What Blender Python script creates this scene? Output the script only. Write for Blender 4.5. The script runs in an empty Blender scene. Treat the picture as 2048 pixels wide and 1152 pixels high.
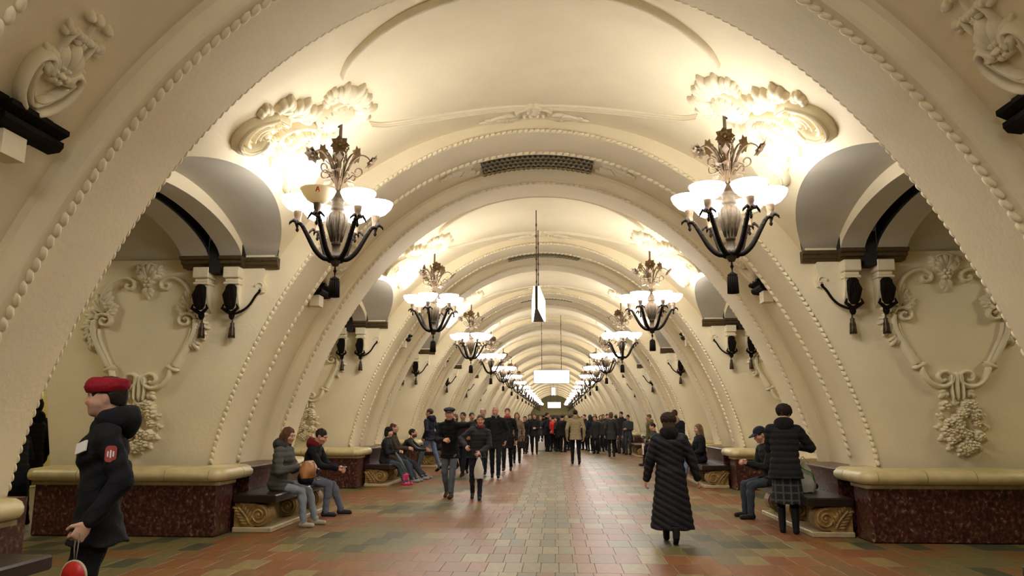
import bpy, math, random
import numpy as np
from mathutils import Vector, Matrix, Euler

random.seed(7)
SC = bpy.context.scene
COL = SC.collection
PI = math.pi
U = 0.9375            # everything below is laid out on a 1.6-high eye level; the last lines bring it to metres

# ------------------------------------------------------------------ camera, world, exposure
cam = bpy.data.objects.new('camera', bpy.data.cameras.new('camera'))
COL.objects.link(cam)
cam.location = (0.29, 0.0, 1.6)
cam.rotation_euler = (math.radians(90 + 9.99), 0, math.radians(3.286))
cam.data.sensor_width = 36.0
cam.data.lens = 26.37
cam.data.clip_end = 400
SC.camera = cam
W = bpy.data.worlds.new('world'); SC.world = W; W.use_nodes = True
W.node_tree.nodes['Background'].inputs[0].default_value = (0.05, 0.045, 0.035, 1)
W.node_tree.nodes['Background'].inputs[1].default_value = 0.3
SC.view_settings.view_transform = 'Standard'
SC.view_settings.look = 'None'
SC.view_settings.gamma = 1.0
SC.view_settings.use_curve_mapping = False
SC.view_settings.exposure = 0.07
LAMP_COL = (1.0, 0.87, 0.69)
BOWL_E = 34.0; BOWL_IN = 15.0          # the lit glass bowls are the hall's only light

# ------------------------------------------------------------------ materials
def nmat(name, col, rough=0.7, metal=0.0, var=0.0, scale=6.0, bump=0.0, bscale=40.0, col2=None, spec=0.5):
    m = bpy.data.materials.new(name); m.use_nodes = True
    nt = m.node_tree; b = nt.nodes['Principled BSDF']
    b.inputs['Base Color'].default_value = (*col, 1)
    b.inputs['Roughness'].default_value = rough
    b.inputs['Metallic'].default_value = metal
    b.inputs['Specular IOR Level'].default_value = spec
    if var > 0 or col2:
        tc = nt.nodes.new('ShaderNodeTexCoord'); no = nt.nodes.new('ShaderNodeTexNoise')
        no.inputs['Scale'].default_value = scale; no.inputs['Detail'].default_value = 5
        nt.links.new(tc.outputs['Object'], no.inputs['Vector'])
        cr = nt.nodes.new('ShaderNodeValToRGB'); nt.links.new(no.outputs['Fac'], cr.inputs['Fac'])
        c2 = col2 or tuple(c * (1 - var) for c in col)
        cr.color_ramp.elements[0].position = 0.35; cr.color_ramp.elements[1].position = 0.65
        cr.color_ramp.elements[0].color = (*c2, 1); cr.color_ramp.elements[1].color = (*col, 1)
        nt.links.new(cr.outputs['Color'], b.inputs['Base Color'])
    if bump > 0:
        tc = nt.nodes.new('ShaderNodeTexCoord'); n2 = nt.nodes.new('ShaderNodeTexNoise')
        n2.inputs['Scale'].default_value = bscale
        nt.links.new(tc.outputs['Object'], n2.inputs['Vector'])
        bp = nt.nodes.new('ShaderNodeBump'); bp.inputs['Strength'].default_value = bump; bp.inputs['Distance'].default_value = 0.02
        nt.links.new(n2.outputs['Fac'], bp.inputs['Height']); nt.links.new(bp.outputs['Normal'], b.inputs['Normal'])
    return m

def emat(name, col, s, sampling=None):
    m = bpy.data.materials.new(name); m.use_nodes = True
    b = m.node_tree.nodes['Principled BSDF']
    b.inputs['Base Color'].default_value = (*col, 1)
    b.inputs['Emission Color'].default_value = (*col, 1)
    b.inputs['Emission Strength'].default_value = s
    if sampling: m.cycles.emission_sampling = sampling
    return m

M = {}
M['plaster'] = nmat('plaster', (0.80, 0.69, 0.46), 0.75, var=0.07, scale=1.3, bump=0.12, bscale=22)
M['relief'] = nmat('stucco', (0.79, 0.69, 0.47), 0.7, var=0.05, scale=9)
M['bead'] = nmat('rope_stucco', (0.80, 0.70, 0.47), 0.7)
M['lunette'] = nmat('shade_toned_plaster', (0.52, 0.475, 0.375), 0.8, var=0.08, scale=2.0, bump=0.1, bscale=22)  # hall plaster greyed: the shade on the passage soffits is put into the colour
M['slot'] = nmat('soot_black_steel', (0.012, 0.010, 0.008), 0.7)
M['ochre'] = nmat('ochre_marble', (0.60, 0.50, 0.26), 0.4, col2=(0.46, 0.37, 0.17), scale=4, spec=0.6)
M['ochre2'] = nmat('ochre_marble_dark', (0.30, 0.22, 0.09), 0.45, var=0.3, scale=9)
M['gold'] = nmat('golden_carved_marble', (0.40, 0.26, 0.075), 0.5, col2=(0.20, 0.11, 0.03), scale=9, bump=0.3, bscale=30)
M['slab'] = nmat('pale_slab', (0.52, 0.42, 0.24), 0.45, var=0.2, scale=7)
M['seat'] = nmat('dark_bench_top', (0.022, 0.012, 0.010), 0.3, var=0.3, scale=8)
M['bronze'] = nmat('dark_bronze', (0.085, 0.055, 0.03), 0.45, 0.6, var=0.4, scale=25)
M['bronze_black'] = nmat('blackened_bronze', (0.010, 0.006, 0.003), 0.8, 0.0, var=0.4, scale=30, spec=.12)
M['brass'] = nmat('brass', (0.15, 0.095, 0.045), 0.6, 0.15, var=0.45, scale=20)
M['urn'] = nmat('dark_brass', (0.055, 0.036, 0.015), 0.65, 0.0, var=0.5, scale=25, spec=.25)
M['petal'] = nmat('gilded_petal', (0.15, 0.085, 0.022), 0.6, 0.15, var=0.3, scale=30)
M['grille'] = nmat('gilded_grille', (0.22, 0.17, 0.05), 0.5, 0.2)
M['bowl'] = emat('lit_opal_glass', (1.0, 0.975, 0.97), BOWL_E)
M['bowl_in'] = emat('lit_opal_glass_inside', (1.0, 0.975, 0.97), BOWL_IN)
M['bowl_off'] = nmat('unlit_opal_glass', (0.86, 0.79, 0.62), 0.3)
_n = M['bowl_off'].node_tree; _t = _n.nodes.new('ShaderNodeBsdfTranslucent'); _t.inputs[0].default_value = (.9, .82, .64, 1)
_m = _n.nodes.new('ShaderNodeMixShader'); _m.inputs[0].default_value = .5
_n.links.new(_n.nodes['Principled BSDF'].outputs[0], _m.inputs[1]); _n.links.new(_t.outputs[0], _m.inputs[2]); _n.links.new(_m.outputs[0], _n.nodes['Material Output'].inputs[0])
M['white_panel'] = emat('lit_sign_panel', (1.0, 0.99, 0.95), 3.0, 'NONE')
M['redmark'] = nmat('red_paint', (0.6, 0.02, 0.015), 0.5)
M['yellow_wall'] = nmat('yellow_tile_wall', (0.55, 0.46, 0.14), 0.5, var=0.15, scale=3)
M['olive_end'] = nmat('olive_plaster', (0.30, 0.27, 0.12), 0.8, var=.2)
M['bronze_brown'] = nmat('brown_bronze', (0.10, 0.065, 0.022), 0.5, 0.25, var=0.35, scale=20)
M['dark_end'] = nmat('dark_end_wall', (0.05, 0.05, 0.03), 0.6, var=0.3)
M['floor_base'] = nmat('grout', (0.14, 0.10, 0.065), 0.55, var=0.25, scale=5)

def marble():
    m = bpy.data.materials.new('red_breccia_marble'); m.use_nodes = True
    nt = m.node_tree; b = nt.nodes['Principled BSDF']
    tc = nt.nodes.new('ShaderNodeTexCoord')
    mp = nt.nodes.new('ShaderNodeMapping'); mp.inputs['Scale'].default_value = (1, 1, 0.8)
    nt.links.new(tc.outputs['Object'], mp.inputs['Vector'])
    n = nt.nodes.new('ShaderNodeTexNoise'); n.inputs['Scale'].default_value = 24; n.inputs['Detail'].default_value = 9
    n.inputs['Distortion'].default_value = 0.5
    nt.links.new(mp.outputs[0], n.inputs['Vector'])
    cr = nt.nodes.new('ShaderNodeValToRGB')
    e = cr.color_ramp.elements
    e[0].position = 0.36; e[0].color = (0.022, 0.008, 0.007, 1)
    e[1].position = 0.74; e[1].color = (0.34, 0.22, 0.15, 1)
    x = e.new(0.50); x.color = (0.065, 0.017, 0.012, 1)
    x = e.new(0.60); x.color = (0.11, 0.045, 0.032, 1)
    nt.links.new(n.outputs['Fac'], cr.inputs['Fac']); nt.links.new(cr.outputs[0], b.inputs['Base Color'])
    b.inputs['Roughness'].default_value = 0.28
    return m
M['marble'] = marble()
TILES = {}
for nm, c in dict(red=(0.24, 0.095, 0.045), brown=(0.21, 0.112, 0.05), rust=(0.27, 0.118, 0.05), grey=(0.145, 0.128, 0.08), olive=(0.17, 0.14, 0.07),
                  beige=(0.28, 0.21, 0.11), slate=(0.075, 0.075, 0.052), pale=(0.225, 0.18, 0.11)).items():
    TILES[nm] = nmat('granite_' + nm, (c[0] * .9, c[1] * .89, c[2] * .66), 0.42, var=0.25, scale=14, spec=0.32)

_cl = {}
def cloth(c, rough=0.85, sheen=0.0):
    key = (tuple(round(v, 3) for v in c), rough)
    if key not in _cl:
        _cl[key] = nmat('cloth', c, rough, var=0.15, scale=18, bump=0.25, bscale=60, spec=0.25)
    return _cl[key]

# ------------------------------------------------------------------ mesh builder
class MB:
    def __init__(s): s.v = []; s.f = []; s.m = []; s.sm = []
    def add(s, verts, faces, mi=0, smooth=True):
        o = len(s.v); s.v += [tuple(p) for p in verts]
        s.f += [tuple(i + o for i in f) for f in faces]
        s.m += [mi] * len(faces); s.sm += [smooth] * len(faces)
    def box(s, lo, hi, mi=0, rot=None, bev=0.0):
        (a, b, c), (d, e, f) = lo, hi
        if bev > 0:
            # chamfered box: 24 corners
            vs = []; r = bev
            for x, sx in ((a, 1), (d, -1)):
                for y, sy in ((b, 1), (e, -1)):
                    for z, sz in ((c, 1), (f, -1)):
                        vs += [(x, y + sy * r, z + sz * r), (x + sx * r, y, z + sz * r), (x + sx * r, y + sy * r, z)]
            I = lambda ix, iy, iz, k: (ix * 4 + iy * 2 + iz) * 3 + k
            fs = []
            for i in (0, 1):
                fs.append((I(i, 0, 0, 0), I(i, 1, 0, 0), I(i, 1, 1, 0), I(i, 0, 1, 0)))
                fs.append((I(0, i, 0, 1), I(1, i, 0, 1), I(1, i, 1, 1), I(0, i, 1, 1)))
                fs.append((I(0, 0, i, 2), I(1, 0, i, 2), I(1, 1, i, 2), I(0, 1, i, 2)))
            for i in (0, 1):
                for j in (0, 1):
                    fs.append((I(i, j, 0, 0), I(i, j, 1, 0), I(i, j, 1, 1), I(i, j, 0, 1)))
                    fs.append((I(i, 0, j, 0), I(i, 1, j, 0), I(i, 1, j, 2), I(i, 0, j, 2)))
                    fs.append((I(0, i, j, 1), I(1, i, j, 1), I(1, i, j, 2), I(0, i, j, 2)))
                    for k in (0, 1): fs.append((I(i, j, k, 0), I(i, j, k, 1), I(i, j, k, 2)))
        else:
            vs = [(a, b, c), (d, b, c), (d, e, c), (a, e, c), (a, b, f), (d, b, f), (d, e, f), (a, e, f)]
            fs = [(0, 3, 2, 1), (4, 5, 6, 7), (0, 1, 5, 4), (1, 2, 6, 5), (2, 3, 7, 6), (3, 0, 4, 7)]
        if rot is not None: vs = [rot @ Vector(p) for p in vs]
        s.add(vs, fs, mi, False)
    def tube(s, pts, r, n=8, mi=0, cap=True, flat=1.0):
        pts = [Vector(p) for p in pts]; N = len(pts)
        rs = r if isinstance(r, (list, tuple)) else [r] * N
        vs = []; ref = None
        for i in range(N):
            t = (pts[min(i + 1, N - 1)] - pts[max(i - 1, 0)])
            if t.length < 1e-9: t = Vector((0, 0, 1))
            t.normalize()
            if ref is None:
                ref = Vector((0, 0, 1)) if abs(t.z) < 0.9 else Vector((1, 0, 0))
            a = t.cross(ref)
            if a.length < 1e-5: a = t.cross(Vector((0.3, 1, 0.2)))
            a.normalize(); b = a.cross(t).normalized(); ref = b
            for j in range(n):
                w = 2 * PI * j / n
                vs.append(pts[i] + a * (rs[i] * math.cos(w)) + b * (rs[i] * flat * math.sin(w)))
        fs = [(i * n + j, i * n + (j + 1) % n, (i + 1) * n + (j + 1) % n, (i + 1) * n + j) for i in range(N - 1) for j in range(n)]
        s.add(vs, fs, mi)
        if cap:
            o = len(s.v) - len(vs)
            s.f += [tuple(o + j for j in range(n))[::-1], tuple(o + (N - 1) * n + j for j in range(n))]
            s.m += [mi, mi]; s.sm += [False, False]
    def lathe(s, prof, n=16, c=(0, 0, 0), mi=0, sx=1.0, sy=1.0):
        vs = [(c[0] + sx * r * math.cos(2 * PI * j / n), c[1] + sy * r * math.sin(2 * PI * j / n), c[2] + z) for r, z in prof for j in range(n)]
        fs = [(i * n + j, i * n + (j + 1) % n, (i + 1) * n + (j + 1) % n, (i + 1) * n + j) for i in range(len(prof) - 1) for j in range(n)]
        s.add(vs, fs, mi)
    def ell(s, c, r, nu=10, nv=6, mi=0, mat=None):
        vs = []; c = Vector(c)
        for i in range(1, nv):
            th = PI * i / nv
            for j in range(nu):
                w = 2 * PI * j / nu
                vs.append(Vector((r[0] * math.sin(th) * math.cos(w), r[1] * math.sin(th) * math.sin(w), r[2] * math.cos(th))))
        vs += [Vector((0, 0, r[2])), Vector((0, 0, -r[2]))]
        if mat is not None: vs = [mat @ p for p in vs]
        vs = [p + c for p in vs]
        fs = [(i * nu + j, (i + 1) * nu + j, (i + 1) * nu + (j + 1) % nu, i * nu + (j + 1) % nu) for i in range(nv - 2) for j in range(nu)]
        T = len(vs) - 2
        fs += [(T, j, (j + 1) % nu) for j in range(nu)]
        fs += [(T + 1, (nv - 2) * nu + (j + 1) % nu, (nv - 2) * nu + j) for j in range(nu)]
        s.add(vs, fs, mi)
    def grid(s, P, mi=0, smooth=True):
        # P[i][j] rows of points
        n = len(P[0]); vs = [p for row in P for p in row]
        fs = [(i * n + j, i * n + j + 1, (i + 1) * n + j + 1, (i + 1) * n + j) for i in range(len(P) - 1) for j in range(n - 1)]
        s.add(vs, fs, mi, smooth)
    def prism(s, poly, ax, lo, hi, mi=0):
        # poly of 2D points swept along axis ax from lo to hi
        n = len(poly)
        def P(p, t):
            if ax == 0: return (t, p[0], p[1])
            if ax == 1: return (p[0], t, p[1])
            return (p[0], p[1], t)
        vs = [P(p, lo) for p in poly] + [P(p, hi) for p in poly]
        fs = [(i, (i + 1) % n, n + (i + 1) % n, n + i) for i in range(n)] + [tuple(range(n))[::-1], tuple(range(n, 2 * n))]
        s.add(vs, fs, mi, False)
    def data(s, name, mats):
        me = bpy.data.meshes.new(name); me.from_pydata(s.v, [], s.f); me.update()
        for m in (mats if isinstance(mats, (list, tuple)) else [mats]): me.materials.append(m)
        me.polygons.foreach_set('material_index', s.m); me.polygons.foreach_set('use_smooth', s.sm)
        return me
    def build(s, name, mats, parent=None, loc=(0, 0, 0)):
        return link(name, s.data(name, mats), parent, loc)

def link(name, data, parent=None, loc=(0, 0, 0), rz=0.0):
    o = bpy.data.objects.new(name, data); COL.objects.link(o)
    o.parent = parent; o.location = loc; o.rotation_euler = (0, 0, rz)
    return o
def thing(name, label, cat, loc=(0, 0, 0), rz=0.0, group=None):
    o = link(name, None, None, loc, rz); o['label'] = label; o['category'] = cat
    if group: o['group'] = group
    return o
def struct(name, data=None, label=None, loc=(0, 0, 0)):
    o = link(name, data, None, loc); o['kind'] = 'structure'
    if label: o['label'] = label
    o['category'] = name.split('_')[0]
    return o
KIDS = {}
ORD = 'first second third fourth fifth sixth seventh eighth ninth tenth eleventh twelfth thirteenth fourteenth fifteenth sixteenth seventeenth eighteenth nineteenth twentieth'.split()
def kids(o): return [c for c in COL.objects if c.parent == o]
def copy_tree(o, parent=None, loc=None, children=None):
    c = o.copy(); COL.objects.link(c); c.parent = parent
    if loc is not None: c.location = loc
    for ch in list(o.children): copy_tree(ch, c)
    return c
def sm01(t): t = min(1.0, max(0.0, t)); return t * t * (3 - 2 * t)
def catmull(pts, n=5):
    P = [Vector(p) for p in pts]; out = []
    for i in range(len(P) - 1):
        a, b, c, d = P[max(i - 1, 0)], P[i], P[i + 1], P[min(i + 2, len(P) - 1)]
        for k in range(n):
            t = k / n
            out.append(0.5 * (2 * b + (c - a) * t + (2 * a - 5 * b + 4 * c - d) * t * t + (3 * b - a - 3 * c + d) * t ** 3))
    return out + [P[-1]]

# ------------------------------------------------------------------ the arch of the hall
def R_arch(p): return 5.11909889 - 0.98315562 * p * p + 0.54835086 * p ** 4 - 0.08246509 * p ** 6
def off_v(p): return 0.2 + 0.22 * sm01(abs(p) / 0.9)
def V(p, y, off=0.0):
    r = R_arch(abs(p)) + off
    return (r * math.sin(p), y, 0.9 + r * math.cos(p))
PER = 7.59; PYL = 3.39; BAY = 4.2; NK = 17
def y0(k): return 11.1 + (k - 1) * PER            # front face of pylon k
def yb(k): return y0(k + 1) - BAY / 2            # middle of the bay behind pylon k
def zp(d): return 4.05 + 0.62 * max(0.0, 1 - (d / 2.0) ** 2) ** 0.7
def zr(d): return 4.05 + 0.43 * max(0.0, 1 - (d / 1.82) ** 2) ** 0.7
PMAX = 1.571
def phi_at(z, offf):
    lo, hi = 0.2, 1.57
    for _ in range(40):
        m = (lo + hi) / 2
        if 0.9 + (R_arch(m) + offf(m)) * math.cos(m) > z: lo = m
        else: hi = m
    return lo

# relief drawing on any mapped surface: f(u, v, h) -> point
class Relief:
    def __init__(s, f): s.f = f; s.mb = MB()
    def stroke(s, pts, w, h, taper=(1, 1), n=4, ns=6):
        C = catmull([(p[0], p[1], 0) for p in pts], n); N = len(C); rows = []
        for i, p in enumerate(C):
            t = (C[min(i + 1, N - 1)] - C[max(i - 1, 0)]); t.normalize(); q = Vector((-t.y, t.x, 0)); a = i / (N - 1)
            k = taper[0] + (taper[1] - taper[0]) * a
            if i in (0, N - 1): k *= 0.3
            rows.append([s.f(p.x + q.x * w * k * math.cos(PI * j / ns), p.y + q.y * w * k * math.cos(PI * j / ns), h * (0.4 + 0.6 * k) * math.sin(PI * j / ns) - 0.004) for j in range(ns + 1)])
        s.mb.grid(rows)
    def drop(s, b, d, L, w, h, nu=6):
        # pointed leaf lobe from base b along direction d (radians)
        c, sn = math.cos(d), math.sin(d); rows = []
        for t, k, q in ((0, .2, .35), (.25, .7, .75), (.5, .95, 1), (.7, 1, 1.02), (.86, .82, .85), (.96, .5, .5), (1, .12, .08)):
            rows.append([s.f(b[0] + c * t * L - sn * w * k * math.cos(PI * j / nu), b[1] + sn * t * L + c * w * k * math.cos(PI * j / nu),
                             h * q * (math.sin(PI * j / nu) ** .8 - (.22 if j == nu // 2 else 0)) - 0.003) for j in range(nu + 1)])
        s.mb.grid(rows)
    def leaf(s, b, d, L, w, h, lobes=5, spread=1.5):
        for i in range(lobes):
            a = (i / (lobes - 1) - 0.5) * 2 if lobes > 1 else 0
            s.drop(b, d + a * spread / 2, L * (1 - 0.35 * abs(a)), w, h)
    def dome(s, c, r, h, nu=8):
        rows = [[s.f(c[0] + r * k * math.cos(2 * PI * j / nu), c[1] + r * k * math.sin(2 * PI * j / nu), h * q - 0.003) for j in range(nu + 1)] for k, q in ((1, 0), (.85, .55), (.5, .9), (.02, 1))]
        s.mb.grid(rows)
    def flower(s, c, r, h, n=5, a0=0.0):
        for i in range(n):
            a = a0 + 2 * PI * i / n
            s.dome((c[0] + 0.55 * r * math.cos(a), c[1] + 0.55 * r * math.sin(a)), 0.48 * r, h, 6)
        s.dome(c, 0.35 * r, h * 1.35, 6)
    def data(s, name, mat=None): return s.mb.data(name, mat or M['relief'])
# ------------------------------------------------------------------ ceiling: transverse double arches
ceiling = struct('ceiling', None, 'cream plaster vault of transverse arches with stucco reliefs')
wall_left = struct('wall_left', None, 'left row of plastered piers with arched passages to the platform')
wall_right = struct('wall_right', None, 'right row of plastered piers with arched passages to the platform')

def arch_mesh():
    mb = MB(); NS = 96
    sec = [((0, 'v'), (0, 0)), ((0, 0), (1.0, 0)), ((1.0, 0), (1.03, .03)), ((1.03, .03), (1.05, .17)), ((1.05, .17), (1.10, .21)), ((1.10, .21), (2.29, .21)),
           ((2.29, .21), (2.34, .17)), ((2.34, .17), (2.36, .03)), ((2.36, .03), (2.39, 0)), ((2.39, 0), (3.39, 0)), ((3.39, 0), (3.39, 'v'))]
    for a, b in sec:
        rows = []
        for i in range(NS + 1):
            p = -PMAX + 2 * PMAX * i / NS
            g = lambda q: V(p, q[0], (off_v(p) + .06) if q[1] == 'v' else q[1])
            rows.append([g(a), g(b)])
        mb.grid(rows)
    return mb.data('transverse_arch', M['plaster'])
def rope_mesh(y, off, r, slant, pitch):
    mb = MB(); s = 0.0; p = -PMAX + 0.02
    while p < PMAX - 0.02:
        x, yy, z = V(p, y, off); q = V(p + 0.01, y, off)
        t = Vector((q[0] - x, 0, q[2] - z)).normalized(); nrm = Vector((0, 1, 0)).cross(t)
        d = (t * math.cos(slant) + Vector((0, 1, 0)) * math.sin(slant)).normalized(); e = nrm.cross(d)
        m = Matrix((d, e, nrm)).transposed()
        mb.ell((x, yy, z), (r * 2.1, r * 1.0, r), 7, 5, 0, m)
        p += pitch / R_arch(abs(p))
    return mb.data('rope_moulding', M['bead'])
def grille_mesh():
    mb = MB()                       # honeycomb strips with dark holes
    rows, cols = 5, 22
    p0 = 0.19
    for i in range(24):             # frame
        pa, pb = -p0 + 2 * p0 * i / 24, -p0 + 2 * p0 * (i + 1) / 24
        for ya in (1.22, 2.14): mb.grid([[V(pa, ya, .16), V(pa, ya + .05, .16)], [V(pb, ya, .16), V(pb, ya + .05, .16)]])
    for r in range(rows):
        for c in range(cols):
            p = -p0 + 2 * p0 * (c + (0.5 if r % 2 else 0.0) + .25) / cols; y = 1.31 + r * 0.185
            ring = [(V(p + .0085 * math.cos(a) * 1.15, y + .10 * math.sin(a), .13), V(p + .0085 * math.cos(a) * 0.72, y + .062 * math.sin(a), .15)) for a in [PI / 6 + PI / 3 * k for k in range(7)]]
            mb.grid([[a, b] for a, b in ring], 0, False)
    for i in range(12):             # dark duct behind
        pa, pb = -p0 + 2 * p0 * i / 12, -p0 + 2 * p0 * (i + 1) / 12
        mb.grid([[V(pa, 1.22, .195), V(pa, 2.19, .195)], [V(pb, 1.22, .195), V(pb, 2.19, .195)]], 1)
    return mb.data('vent_grille', [M['grille'], M['slot']])
def grille_side_mesh(sg):
    R = Relief(lambda u, v, h: V(sg * (0.195 + u / 5.05), 1.7 + v, .20 - h))
    for v in (-.25, .25):
        R.stroke([(0.02, v), (0.15, v * 1.3), (0.32, v * .8), (0.28, v * .2), (0.18, v * .4)], .035, .05, (1, .5))
        R.leaf((.1, v * .6), 0.2 * (1 if v > 0 else -1), .3, .05, .05, 5, 1.8)
    R.leaf((.3, 0), 0, .38, .05, .05, 5, 1.4); R.flower((.22, 0), .08, .05)
    R.dome((.7, 0), .04, .04)
    return R.data('grille_spray')
def recess_ornament_mesh(sg):
    # winged scrolls and a leafy branch over the recess cornice
    R = Relief(lambda u, v, h: V(sg * (0.80 - v / 4.75), 1.695 + u, .21 - h * 1.3))
    c = lambda L, s: [((y - 1.695) * s, (0.80 - abs(p)) * 4.75) for p, y in L]
    for s in (1, -1):
        R.stroke(c([(.887, 1.748), (.867, 1.864), (.839, 1.927), (.815, 1.94), (.80, 1.909), (.796, 1.84), (.808, 1.792), (.819, 1.755)], s), .035, .09)
        R.stroke(c([(.821, 1.662), (.805, 1.69), (.791, 1.742), (.786, 1.823)], s), .035, .08, (1, .6))
        R.stroke(c([(.868, 1.715), (.847, 1.823), (.824, 1.87), (.809, 1.888)], s), .022, .07)
        R.stroke(c([(.878, 1.70), (.858, 1.79), (.835, 1.84), (.82, 1.85)], s), .022, .07)
        R.stroke(c([(.82, 1.40 + .28), (.791, 1.585), (.771, 1.582), (.756, 1.575), (.737, 1.599)], s), .02, .05)
        for (p, y), a in zip([(.757, 1.55), (.755, 1.61), (.80, 1.57), (.785, 1.59)], (2.2, .6, 2.6, .4)):
            R.leaf(((y - 1.695) * s, (.80 - p) * 4.75), a if s > 0 else PI - a, .13, .03, .05, 3, 1.2)
        R.dome(((1.585 - 1.695) * s, (.80 - .712) * 4.75), .045, .06)
    R.leaf((0, -.12), PI / 2, .34, .05, .09, 7, 2.2); R.flower((0, -.05), .11, .08, 6)
    R.stroke([(0, .1), (.01, .25), (-.02, .4)], .03, .05, (1, .4)); R.dome((-.02, .43), .05, .06)
    return R.data('recess_ornament')
def recess_cornice_mesh(sg):
    mb = MB(); p = phi_at(3.88, lambda q: .21)
    x = V(p, 0, .21)[0]
    prof = [(0, 0), (.14, .02), (.17, .06), (.17, .10), (.13, .12), (.21, .16), (.21, .20), (0, .20)]
    poly = lambda: [(sg * (x + .11 - a), 3.76 + z) for a, z in prof]
    for lo, hi in ((1.20, 1.49), (1.90, 2.19)):
        mb.prism([(q[0], q[1]) for q in poly()], 1, lo, hi, 0)
    mb.prism([(sg * (x + .11 - a * 1.2), 3.74 + z) for a, z in prof], 1, 1.47, 1.92, 0)
    mb.box((min(sg * (x - .02), sg * (x + .14)), 1.57, 3.56), (max(sg * (x - .02), sg * (x + .14)), 1.82, 3.75), 1)
    return mb.data('recess_cornice', [M['bronze_black'], M['relief']])
def bay_mesh():
    mb = MB(); NY, NP = 22, 60; rows = []
    for i in range(NY + 1):
        d = -BAY / 2 + BAY * i / NY
        pm = phi_at(zp(d), off_v)
        rows.append([V(-pm + 2 * pm * j / NP, d, off_v(-pm + 2 * pm * j / NP)) for j in range(NP + 1)])
    mb.grid(rows)
    return mb.data('vault_bay', M['plaster'])
def on_vault(sg=1):
    return lambda u, v, h: V(sg * v / 4.75, u, off_v(v / 4.75) - h)
def ring_mesh():
    # lens-shaped moulding: one broad roll on the near arc, three reeds on the far arc
    R = Relief(lambda u, v, h: V(v, u, off_v(v) - h))
    arc = [(-.44, .72), (-.40, 1.0), (-.30, 1.32), (-.18, 1.52), (0, 1.60), (.18, 1.52), (.30, 1.32), (.40, 1.0), (.44, .72)]
    def sweep(off, w, h, s):
        C = catmull([(p, d, 0) for p, d in arc], 6); rows = []
        for c in C:
            rows.append([V(c.x, s * (c.y + off + w * math.cos(PI * j / 6)), off_v(c.x) - h * math.sin(PI * j / 6) + .004) for j in range(7)])
        R.mb.grid(rows)
    sweep(0, .055, .085, -1)
    for o in (-.07, 0, .07): sweep(o, .022, .035, 1)
    return R.data('oval_moulding')
def crest_mesh(s):
    # small crown-shaped crest on the crown of the vault, between oval and arch
    R = Relief(lambda u, v, h: V(u / 5.3, s * (1.60 + v), off_v(0) - h))
    R.dome((0, .18), .10, .06); R.stroke([(-.22, .30), (-.25, .12), (-.12, .02), (-.04, .10), (-.10, .17)], .035, .06)
    R.stroke([(.22, .30), (.25, .12), (.12, .02), (.04, .10), (.10, .17)], .035, .06)
    R.stroke([(-.14, 0), (-.05, -.10), (0, -.06), (.05, -.10), (.14, 0)], .035, .07)
    for q in (-1, 1):
        R.leaf((q * .2, .30), PI / 2 - q * 1.35, .42, .045, .05, 5, .9)
        R.stroke([(q * .25, .34), (q * .5, .26), (q * .75, .36), (q * .66, .40)], .03, .045, (1, .5))
        R.flower((q * .42, .36), .06, .05); R.leaf((q * .6, .34), PI / 2 - q * 1.5, .26, .03, .04, 3, .8)
    for x in (-.15, -.05, .05, .15): R.dome((x, .33), .035, .05)
    return R.data('crown_crest')
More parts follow.
